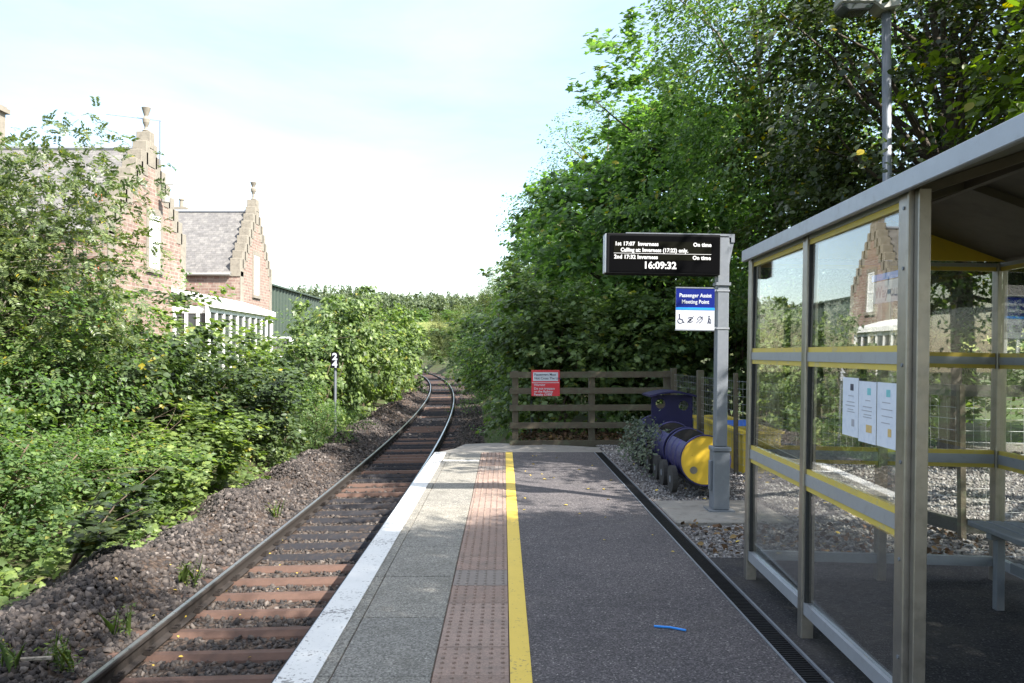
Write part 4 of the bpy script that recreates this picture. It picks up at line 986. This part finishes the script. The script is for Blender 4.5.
planting('silvery plant spilling over the side of the middle drum', TX-.16, 10.8, TZ+.08, 82, 620, (.12,.28,.12), .042, fall=1)
planting('trailing plant hanging from the rear drum behind the cab', TX-.22, 11.7, TZ+.08, 83, 620, (.12,.3,.14), .045, fall=1)

# yellow trough behind the mesh fence
tg = thing('planter_trough', (3.65,12.5,0), 'long yellow wooden trough behind the mesh fence', 'trough')
MB().box(3.24,3.28,11.2,14.1,-.05,.5).box(3.72,3.76,11.2,14.1,-.05,.5).box(3.28,3.72,11.2,11.24,-.05,.5).box(3.28,3.72,14.06,14.1,-.05,.5).build('side_panel', M['trough'], tg)
MB().box(3.2,3.3,11.16,14.14,.5,.54).box(3.7,3.8,11.16,14.14,.5,.54).box(3.301,3.699,11.16,11.26,.5,.539).box(3.301,3.699,14.04,14.14,.5,.539).build('rim', M['trough'], tg)
MB().box(3.28,3.72,11.24,14.06,-.04,.36).build('compost', M['soil'], tg)
tag(MB().add([(3.3,11.9,.545),(3.66,11.9,.545),(3.66,12.5,.545),(3.3,12.5,.545),(3.3,11.9,.55),(3.66,11.9,.55),(3.66,12.5,.59),(3.3,12.5,.58)], [(0,3,2,1),(4,5,6,7),(0,1,5,4),(1,2,6,5),(2,3,7,6),(3,0,4,7)]).build('blue_board', M['blue_board']), 'blue wedge-shaped board lying on the yellow trough', 'board')

# ------------------------------------------------------------------ departure display
LEAN = R(.9)
dp = thing('departure_display', (2.2,8.45,0), 'black departure display on a grey square post', 'display', rot=(0,LEAN,0))
def B_(x0,x1,y0,y1,z0,z1): return MB().box(x0,x1,y0,y1,z0,z1)
B_(-.13,.13,-.13,.13,-.02,.012).build('base_plate', M['galv'], dp, world=False)
lp = B_(-.085,.085,-.085,.085,.012,.6).build('lower_post', M['galv'], dp, world=False, bevel=.008)
B_(-.095,.095,-.095,.095,.6,.645).build('collar', M['galv'], dp, world=False, bevel=.008)
B_(-.06,.06,-.06,.06,.645,2.8).build('upper_post', M['galv'], dp, world=False, bevel=.008)
B_(-.112,-.086,-.05,.02,.2,.5).build('access_door', M['galv'], dp, world=False, bevel=.004)
B_(-.075,.075,-.075,.075,2.29,2.32).build('clamp', M['galv'], dp, world=False)
MB().prism([(-1.0,2.78),(.075,2.78),(.075,2.73),(.11,2.73),(.11,2.815),(-1.0,2.815)], -.06, .06).build('top_arm', M['galv'], dp, world=False)
MB().prism([(.06,2.5),(.06,2.73),(.105,2.73)], -.05, .05).build('gusset', M['galv'], dp, world=False)
hs = B_(-1.2,-.045,-.1,.1,2.39,2.8)
hs.build('housing', M['black'], dp, world=False, bevel=.006)
sc = B_(-1.165,-.055,-.106,-.101,2.41,2.775).build('screen', M['screen'], dp, world=False)
B_(-1.215,-1.201,-.09,.09,2.4,2.795).build('end_cap', M['alu_pale'], dp, world=False)
B_(-1.13,-.14,-.1085,-.1065,2.53,2.72).build('text_panel', M['screen_panel'], dp, world=False)
ys_ = -.1095
def LT(s, x, z, size, al='LEFT', bold=.0021, sx=.95): return text_mesh('lettering', s, size, M['led'], dp, (x, ys_, z), al, bold, sx, local=True)
LT('1st 17:07', -1.12, 2.675, .054); LT('Inverness', -.885, 2.675, .054, sx=.95); LT('On time', -.14, 2.675, .054, 'RIGHT', sx=.95)
LT('Calling at: Inverness (17:22) only.', -1.06, 2.613, .054, sx=.88)
LT('2nd 17:32', -1.125, 2.542, .054); LT('Inverness', -.89, 2.542, .054, sx=.95); LT('On time', -.145, 2.542, .054, 'RIGHT', sx=.95)
LT('16:09:32', -.66, 2.445, .098, 'CENTER', .003, 1.0)
MB().box(-1.13,-.14,ys_-.001,ys_,2.594,2.598).build('divider_line', M['led'], dp, world=False)
# passenger assist sign
ps = thing('assist_sign', (2.2,8.45,0), 'blue and white passenger assist sign hung on the display post', 'sign', rot=(0,LEAN,0))
px0, px1, pz0, pz1, py = -.48, -.085, 1.835, 2.255, -.05
MB().box(px0,px1,py,py+.012,pz0,pz1).build('plate', M['sign_white'], ps, world=False)
MB().box(px0,px1,py-.003,py-.0005,pz0+.225,pz1).build('navy_panel', M['sign_navy'], ps, world=False)
MB().box(px0,px1,py-.003,py-.0005,pz0+.2,pz0+.2245).build('blue_band', M['sign_blue'], ps, world=False)
MB().box(px0-.004,px1,py-.006,py+.02,pz1,pz1+.012).box(px0-.004,px1,py-.006,py+.02,pz0-.012,pz0).build('frame', M['galv'], ps, world=False)
for zb_ in (pz1-.03, pz0+.005): MB().box(px1-.01,-.0655,py+.001,py+.02,zb_,zb_+.024).box(-.066,.066,-.066,.066,zb_+.003,zb_+.02).build('bracket', M['alu_pale'], ps, world=False)
pc = (px0+px1)/2
for k, s_ in enumerate(('Passenger Assist', 'Meeting Point')): text_mesh('lettering', s_, .054, M['sign_white'], ps, (pc, py-.004, pz1-.09-.065*k), 'CENTER', .0012, .92, local=True)
def circ(cx, cz, r, a0=0, a1=360, n=12): return [(cx+r*math.cos(R(a0+(a1-a0)*k/n)), cz+r*math.sin(R(a0+(a1-a0)*k/n))) for k in range(n+1)]
yy_ = py-.001; w = .009; zc = pz0+.1
cx = px0+.05; MB().stroke([(cx-.012,zc+.04),(cx-.008,zc+.005),(cx+.018,zc),(cx+.03,zc-.03),(cx+.04,zc-.026)], w, yy_).stroke(circ(cx-.002,zc-.012,.026,120,330), w*.8, yy_).stroke(circ(cx-.012,zc+.05,.004), .008, yy_).build('wheelchair_symbol', M['ink'], ps, world=False)
cx = px0+.15; MB().stroke(circ(cx,zc,.026,20,160), w*.8, yy_).stroke(circ(cx,zc,.026,200,340), w*.8, yy_).stroke(circ(cx,zc,.007), .012, yy_).stroke([(cx-.032,zc-.035),(cx+.034,zc+.035)], w*.8, yy_).build('sight_symbol', M['ink'], ps, world=False)
cx = px0+.245; MB().stroke(circ(cx+.004,zc+.008,.024,-40,200), w*.8, yy_).stroke([(cx+.02,zc-.01),(cx+.004,zc-.03),(cx-.008,zc-.032)], w*.8, yy_).stroke([(cx-.035,zc-.035),(cx+.035,zc+.035)], w*.8, yy_).build('hearing_symbol', M['ink'], ps, world=False)
cx = px0+.34; MB().stroke([(cx,zc+.024),(cx-.003,zc-.006),(cx-.012,zc-.036)], w, yy_).stroke([(cx-.003,zc-.006),(cx+.01,zc-.036)], w, yy_).stroke([(cx,zc+.02),(cx+.014,zc+.002)], w*.8, yy_).stroke([(cx+.019,zc+.004),(cx+.021,zc-.036)], w*.6, yy_).stroke(circ(cx+.001,zc+.037,.004), .009, yy_).build('walking_symbol', M['ink'], ps, world=False)

# ------------------------------------------------------------------ lamp
lm = thing('street_lamp', (4.44,9.5,0), 'grey platform lamp post rising behind the shelter roof', 'lamp')
lx, ly = 4.44, 9.5
MB().tube([(lx,ly,-.1),(lx,ly,5.56)], .052, 14).build('pole', M['galv'], lm, smooth=True)
MB().tube([(lx,ly,-.05),(lx,ly,.9)], .075, 14).build('pole_base', M['galv'], lm, smooth=True)
hd = MB().prism([(lx-.58,5.62),(lx-.54,5.78),(lx-.25,5.83),(lx+.11,5.79),(lx+.12,5.58),(lx-.08,5.54),(lx-.18,5.62)], ly-.13, ly+.13).build('lamp_head', M['lamp_grey'], lm, bevel=.02)
MB().prism([(lx-.57,5.62),(lx-.18,5.62),(lx-.22,5.55),(lx-.48,5.53),(lx-.55,5.57)], ly-.12, ly+.12).build('lens', M['dark_pane'], hd, bevel=.015)

# ------------------------------------------------------------------ shelter
SL = thing('platform_shelter', (1.72,5.94,0), 'glazed waiting shelter with yellow-edged aluminium rails', 'shelter', rot=(0,R(1.15),R(-2.2)))
YS = [0,-1.25,-2.5]; BK = 1.8
def SB(name, m, *bx, bevel=0, parent=None):
    g = MB()
    for b in bx: g.box(*b)
    return g.build(name, m, parent or SL, world=False, bevel=bevel)
def post(x, y, w=.07, d=.08): SB('post', M['alu'], (x, x+w, y-d/2, y+d/2, -.12, 2.27), bevel=.004)
post(0,-.04); post(0,-1.25,.07,.07)
SB('post', M['alu'], (-.008,.04,-2.575,-2.487,-.12,2.27), bevel=.004); SB('post', M['alu'], (.018,.07,-2.615,-2.577,-.12,2.27), bevel=.003)
post(0,-5.0)
for y in (0-.04,-1.25,-2.5,-3.75,-5.0): post(BK-.07, y)
post(.92,-.04,.06)
for z in (.35,.75,1.15,1.55,1.95,2.2):
    MB().tube([(-.012,-2.54,z),(-.0078,-2.54,z)], .008, 8).build('screw', M['galv'], SL, world=False)
def rail_x(x, y0, y1, z0, z1, up, dn):        # a rail along y: aluminium band with yellow strips above and below
    b = SB('rail', M['alu_pale'], (x+.012, x+.055, y0, y1, z0, z1))
    for on, a, c in ((up, z1, z1+.028), (dn, z0-.028, z0)):
        if on: SB('yellow_strip', M['yellow'], (x+.018, x+.05, y0, y1, a, c), parent=b)
def rail_y(y, x0, x1, z0, z1, up, dn):
    b = SB('rail', M['alu_pale'], (x0, x1, y-.05, y-.012, z0, z1))
    for on, a, c in ((up, z1, z1+.028), (dn, z0-.028, z0)):
        if on: SB('yellow_strip', M['yellow'], (x0, x1, y-.045, y-.017, a, c), parent=b)
ZR = [(2.243,2.27,0,1),(1.553,1.605,1,1),(.853,.918,1,1),(.13,.195,0,0)]
def bays(fn, pl, edges):
    for a, b in edges:
        for z0, z1, u, d in ZR: fn(pl, a, b, z0, z1, u, d)
bays(rail_x, .0, [(-1.215,-.08),(-2.47,-1.285)])
bays(rail_x, BK-.07, [(-1.215,-.08),(-2.46,-1.29),(-3.71,-2.54),(-4.96,-3.79)])
bays(rail_y, -.01, [(.07,.92),(.98,BK-.07)])
def pane(x0, x1, y0, y1):
    for a, b in ((.196,.824),(.947,1.524),(1.634,2.214)):
            if x1-x0 < .05:
                cx_, cz_ = (x0+x1)/2, (a+b)/2; tl = Matrix.Translation((cx_,(y0+y1)/2,cz_)) @ Matrix.Rotation(R(.5 if a > 1.5 else .3 if a > .9 else -.5), 4, 'Y') @ Matrix.Rotation(R(.5 if a > 1.5 else .2), 4, 'Z') @ Matrix.Translation((-cx_,-(y0+y1)/2,-cz_))
                MB().box(x0, x1, y0, y1, a, b, tl).build('glass_pane', M['glass'], SL, world=False)
            else: SB('glass_pane', M['glass'], (x0, x1, y0, y1, a, b))
for a, b in ((-1.215,-.08),(-2.47,-1.285)):
    pane(.028,.036,a,b)
    for za, zb in ((.196,.824),(.947,1.524),(1.634,2.214)):
        for ya in (a, b-.012): SB('gasket', M['rubber'], (.016,.05,ya,ya+.012,za,zb))
for a, b in ((-1.215,-.08),(-2.46,-1.29),(-3.71,-2.54),(-4.96,-3.79)): pane(BK-.04,BK-.032,a,b)
for a, b in ((.07,.92),(.98,BK-.07)): pane(a,b,-.044,-.036)
SB('fascia', M['alu_pale'], (-.05,-.02,-5.2,.0,2.255,2.335), bevel=.004)
SB('fascia', M['alu_pale'], (BK+.035,BK+.07,-5.2,.0,2.255,2.335), bevel=.004)
MB().prism([(-.018,2.272),(BK/2,2.6),(BK+.03,2.272),(BK+.03,2.325),(BK/2,2.655),(-.018,2.325)], -5.2, .0).build('roof', M['roof_grey'], SL, world=False)
MB().prism([(.0,2.285),(BK/2,2.595),(BK,2.285)], -.06, -.03).build('gable_panel', M['gable_yellow'], SL, world=False)
for y in (-1.25,-2.5,-3.75): MB().prism([(.0,2.275),(BK/2,2.6),(BK,2.275),(BK,2.235),(BK/2,2.55),(.0,2.235)], y-.025, y+.025).build('rafter', M['roof_grey'], SL, world=False)
SB('purlin', M['roof_grey'], (BK/2-.02,BK/2+.02,-5.1,-.1,2.54,2.6))
# way-out sticker inside the upper near pane
wo = thing('way_out_sign', (1.72,5.94,0), 'faint white way out sticker on the upper near pane', 'sign', rot=(0,R(1.15),R(-2.2)))
MB().box(.056,.0585,-2.44,-2.06,1.935,1.965).build('header', M['sign_blue'], wo, world=False)
MB().box(.056,.0585,-2.44,-2.08,1.83,1.93).build('panel', M['sign_white'], wo, world=False)
text_mesh('lettering', 'Way out', .075, M['ink_grey'], wo, (.0553,-2.1,1.855), 'LEFT', .001, 1.0, rot=(R(90),0,R(-90)), local=True)
# notices
for k, (ya, yb, dz, lab) in enumerate(((-1.84,-2.04,.0,'leftmost of the three paper notices taped inside the shelter glass'),(-2.047,-2.247,-.012,'middle paper notice taped inside the shelter glass, with a tan print'),(-2.258,-2.455,-.01,'rightmost paper notice taped inside the shelter glass, next to the metal post'))):
    no = thing('paper_notice', (1.72,5.94,0), lab, 'notice', 'paper notices on the shelter glass', rot=(0,R(1.15),R(-2.2)))
    ya += .03; yb += .03; z0, z1 = 1.195+dz, 1.48+dz
    MB().box(.0205,.0225,yb,ya,z0,z1).build('sheet', M['paper'], no, world=False)
    r = random.Random(90+k); g = MB(); z = z1-.09
    while z > z0+.1:
        L = r.uniform(.05,.13); c_ = (ya+yb)/2+r.uniform(-.01,.01); g.box(.0196,.0204,c_-L/2,c_+L/2,z,z+.004); z -= r.choice((.012,.018,.03))
    g.build('print_lines', M['ink_grey'], no, world=False)
    MB().box(.0196,.0204,yb+.06,yb+.1,z1-.062,z1-.03).build('crest_print', M['ink'] if k == 0 else M['ink_teal'], no, world=False)
    MB().box(.0196,.0204,yb+.045,yb+.11 if k == 1 else yb+.08,z0+.05,z0+.085).build('picture_print', M['ink_tan'] if k else M['ink_grey'], no, world=False)
# bench
be = thing('bench', (1.72,5.94,0), 'grey slatted metal bench inside the shelter', 'bench', rot=(0,R(1.15),R(-2.2)))
for k in range(3): MB().box(1.32+.115*k,1.42+.115*k,-4.7,-.5,.5,.535).build('seat_slat', M['galv'], be, world=False, bevel=.005)
for y in (-.72,-2.4,-4.3):
    MB().box(1.38,1.43,y-.025,y+.025,.0,.46).build('leg', M['galv'], be, world=False, bevel=.003)
    MB().box(1.34,1.66,y-.03,y+.03,.46,.4995).build('bracket', M['galv'], be, world=False)
MB().box(1.6,1.66,-4.7,-.5,.2,.26).build('lower_bar', M['galv'], be, world=False)
# blue strip
tag(MB().tube([(.875,4.83,.008),(.965,4.805,.009),(1.045,4.755,.008)], .0065, 6).build('drinking_straw', M['blue_strip']), 'thin blue plastic straw lying on the platform asphalt', 'straw')

# ------------------------------------------------------------------ camera, light, world
cam = bpy.data.cameras.new('camera'); co_ = bpy.data.objects.new('camera', cam); C.objects.link(co_)
cam.sensor_width = 36; cam.lens = F/1024*36; cam.clip_end = 5000; cam.clip_start = .05
co_.location = (0,0,EYE); co_.rotation_euler = (R(90)+math.atan((HOR_V-341.5)/F), 0, -math.atan((512-HOR_U)/F))
sc_ = bpy.context.scene; sc_.camera = co_
su = bpy.data.lights.new('sun', 'SUN'); so = bpy.data.objects.new('sun', su); C.objects.link(so)
su.energy = 4.2; su.angle = R(.53); su.color = (1,.95,.87); so.rotation_euler = SUN.to_track_quat('Z', 'Y').to_euler()
wd = bpy.data.worlds.new('World'); sc_.world = wd; wd.use_nodes = True; t = wd.node_tree; t.nodes.clear()
sk = t.nodes.new('ShaderNodeTexSky'); sk.sky_type = 'NISHITA'; sk.sun_disc = False; sk.sun_elevation = math.asin(SUN.z); sk.sun_rotation = math.atan2(SUN.x, SUN.y)
sk.air_density = 1.15; sk.dust_density = .8; sk.ozone_density = 1.0; sk.altitude = 30
tc = t.nodes.new('ShaderNodeTexCoord'); sp_ = t.nodes.new('ShaderNodeSeparateXYZ'); t.links.new(tc.outputs['Generated'], sp_.inputs[0])
# thin cloud sheet laid out on a plane overhead
dv = t.nodes.new('ShaderNodeMath'); dv.operation = 'ADD'; dv.inputs[1].default_value = .12; t.links.new(sp_.outputs[2], dv.inputs[0])
vd = t.nodes.new('ShaderNodeVectorMath'); vd.operation = 'DIVIDE'; cbv = t.nodes.new('ShaderNodeCombineXYZ')
for i in range(3): t.links.new(dv.outputs[0], cbv.inputs[i])
t.links.new(tc.outputs['Generated'], vd.inputs[0]); t.links.new(cbv.outputs[0], vd.inputs[1])
cl = noise(t, vd.outputs[0], .9, 8, .55, .4)
cm = ramp(t, cl, [(.4, .03), (.8, .3)])
# unseen white cloud added overhead to light the shade, clear bands towards the horizon
ov = t.nodes.new('ShaderNodeMapRange'); setin(ov, From_Min=.4, From_Max=.72); t.links.new(sp_.outputs[2], ov.inputs[0])
oc = t.nodes.new('ShaderNodeMath'); oc.operation = 'MULTIPLY'; t.links.new(ov.outputs[0], oc.inputs[0]); t.links.new(ramp(t, cl, [(.38, .35), (.55, 1)]), oc.inputs[1])
mxm = t.nodes.new('ShaderNodeMath'); mxm.operation = 'MAXIMUM'; t.links.new(cm, mxm.inputs[0]); t.links.new(oc.outputs[0], mxm.inputs[1])
skc = mix(t, mxm.outputs[0], sk.outputs[0], (6.1,6.4,7.0))
bg = t.nodes.new('ShaderNodeBackground'); bg.inputs[1].default_value = .086; t.links.new(skc, bg.inputs[0])
wo_ = t.nodes.new('ShaderNodeOutputWorld'); t.links.new(bg.outputs[0], wo_.inputs[0])
sc_.view_settings.view_transform = 'Standard'; sc_.view_settings.look = 'None'; sc_.view_settings.exposure = 2.0; sc_.view_settings.gamma = 1
try: sc_.view_settings.use_curve_mapping = False
except Exception: pass
cy = sc_.cycles; cy.max_bounces = 10; cy.diffuse_bounces = 6; cy.glossy_bounces = 3; cy.transmission_bounces = 4; cy.transparent_max_bounces = 16
cy.use_denoising = True; cy.caustics_reflective = False; cy.caustics_refractive = False; cy.sample_clamp_indirect = 6
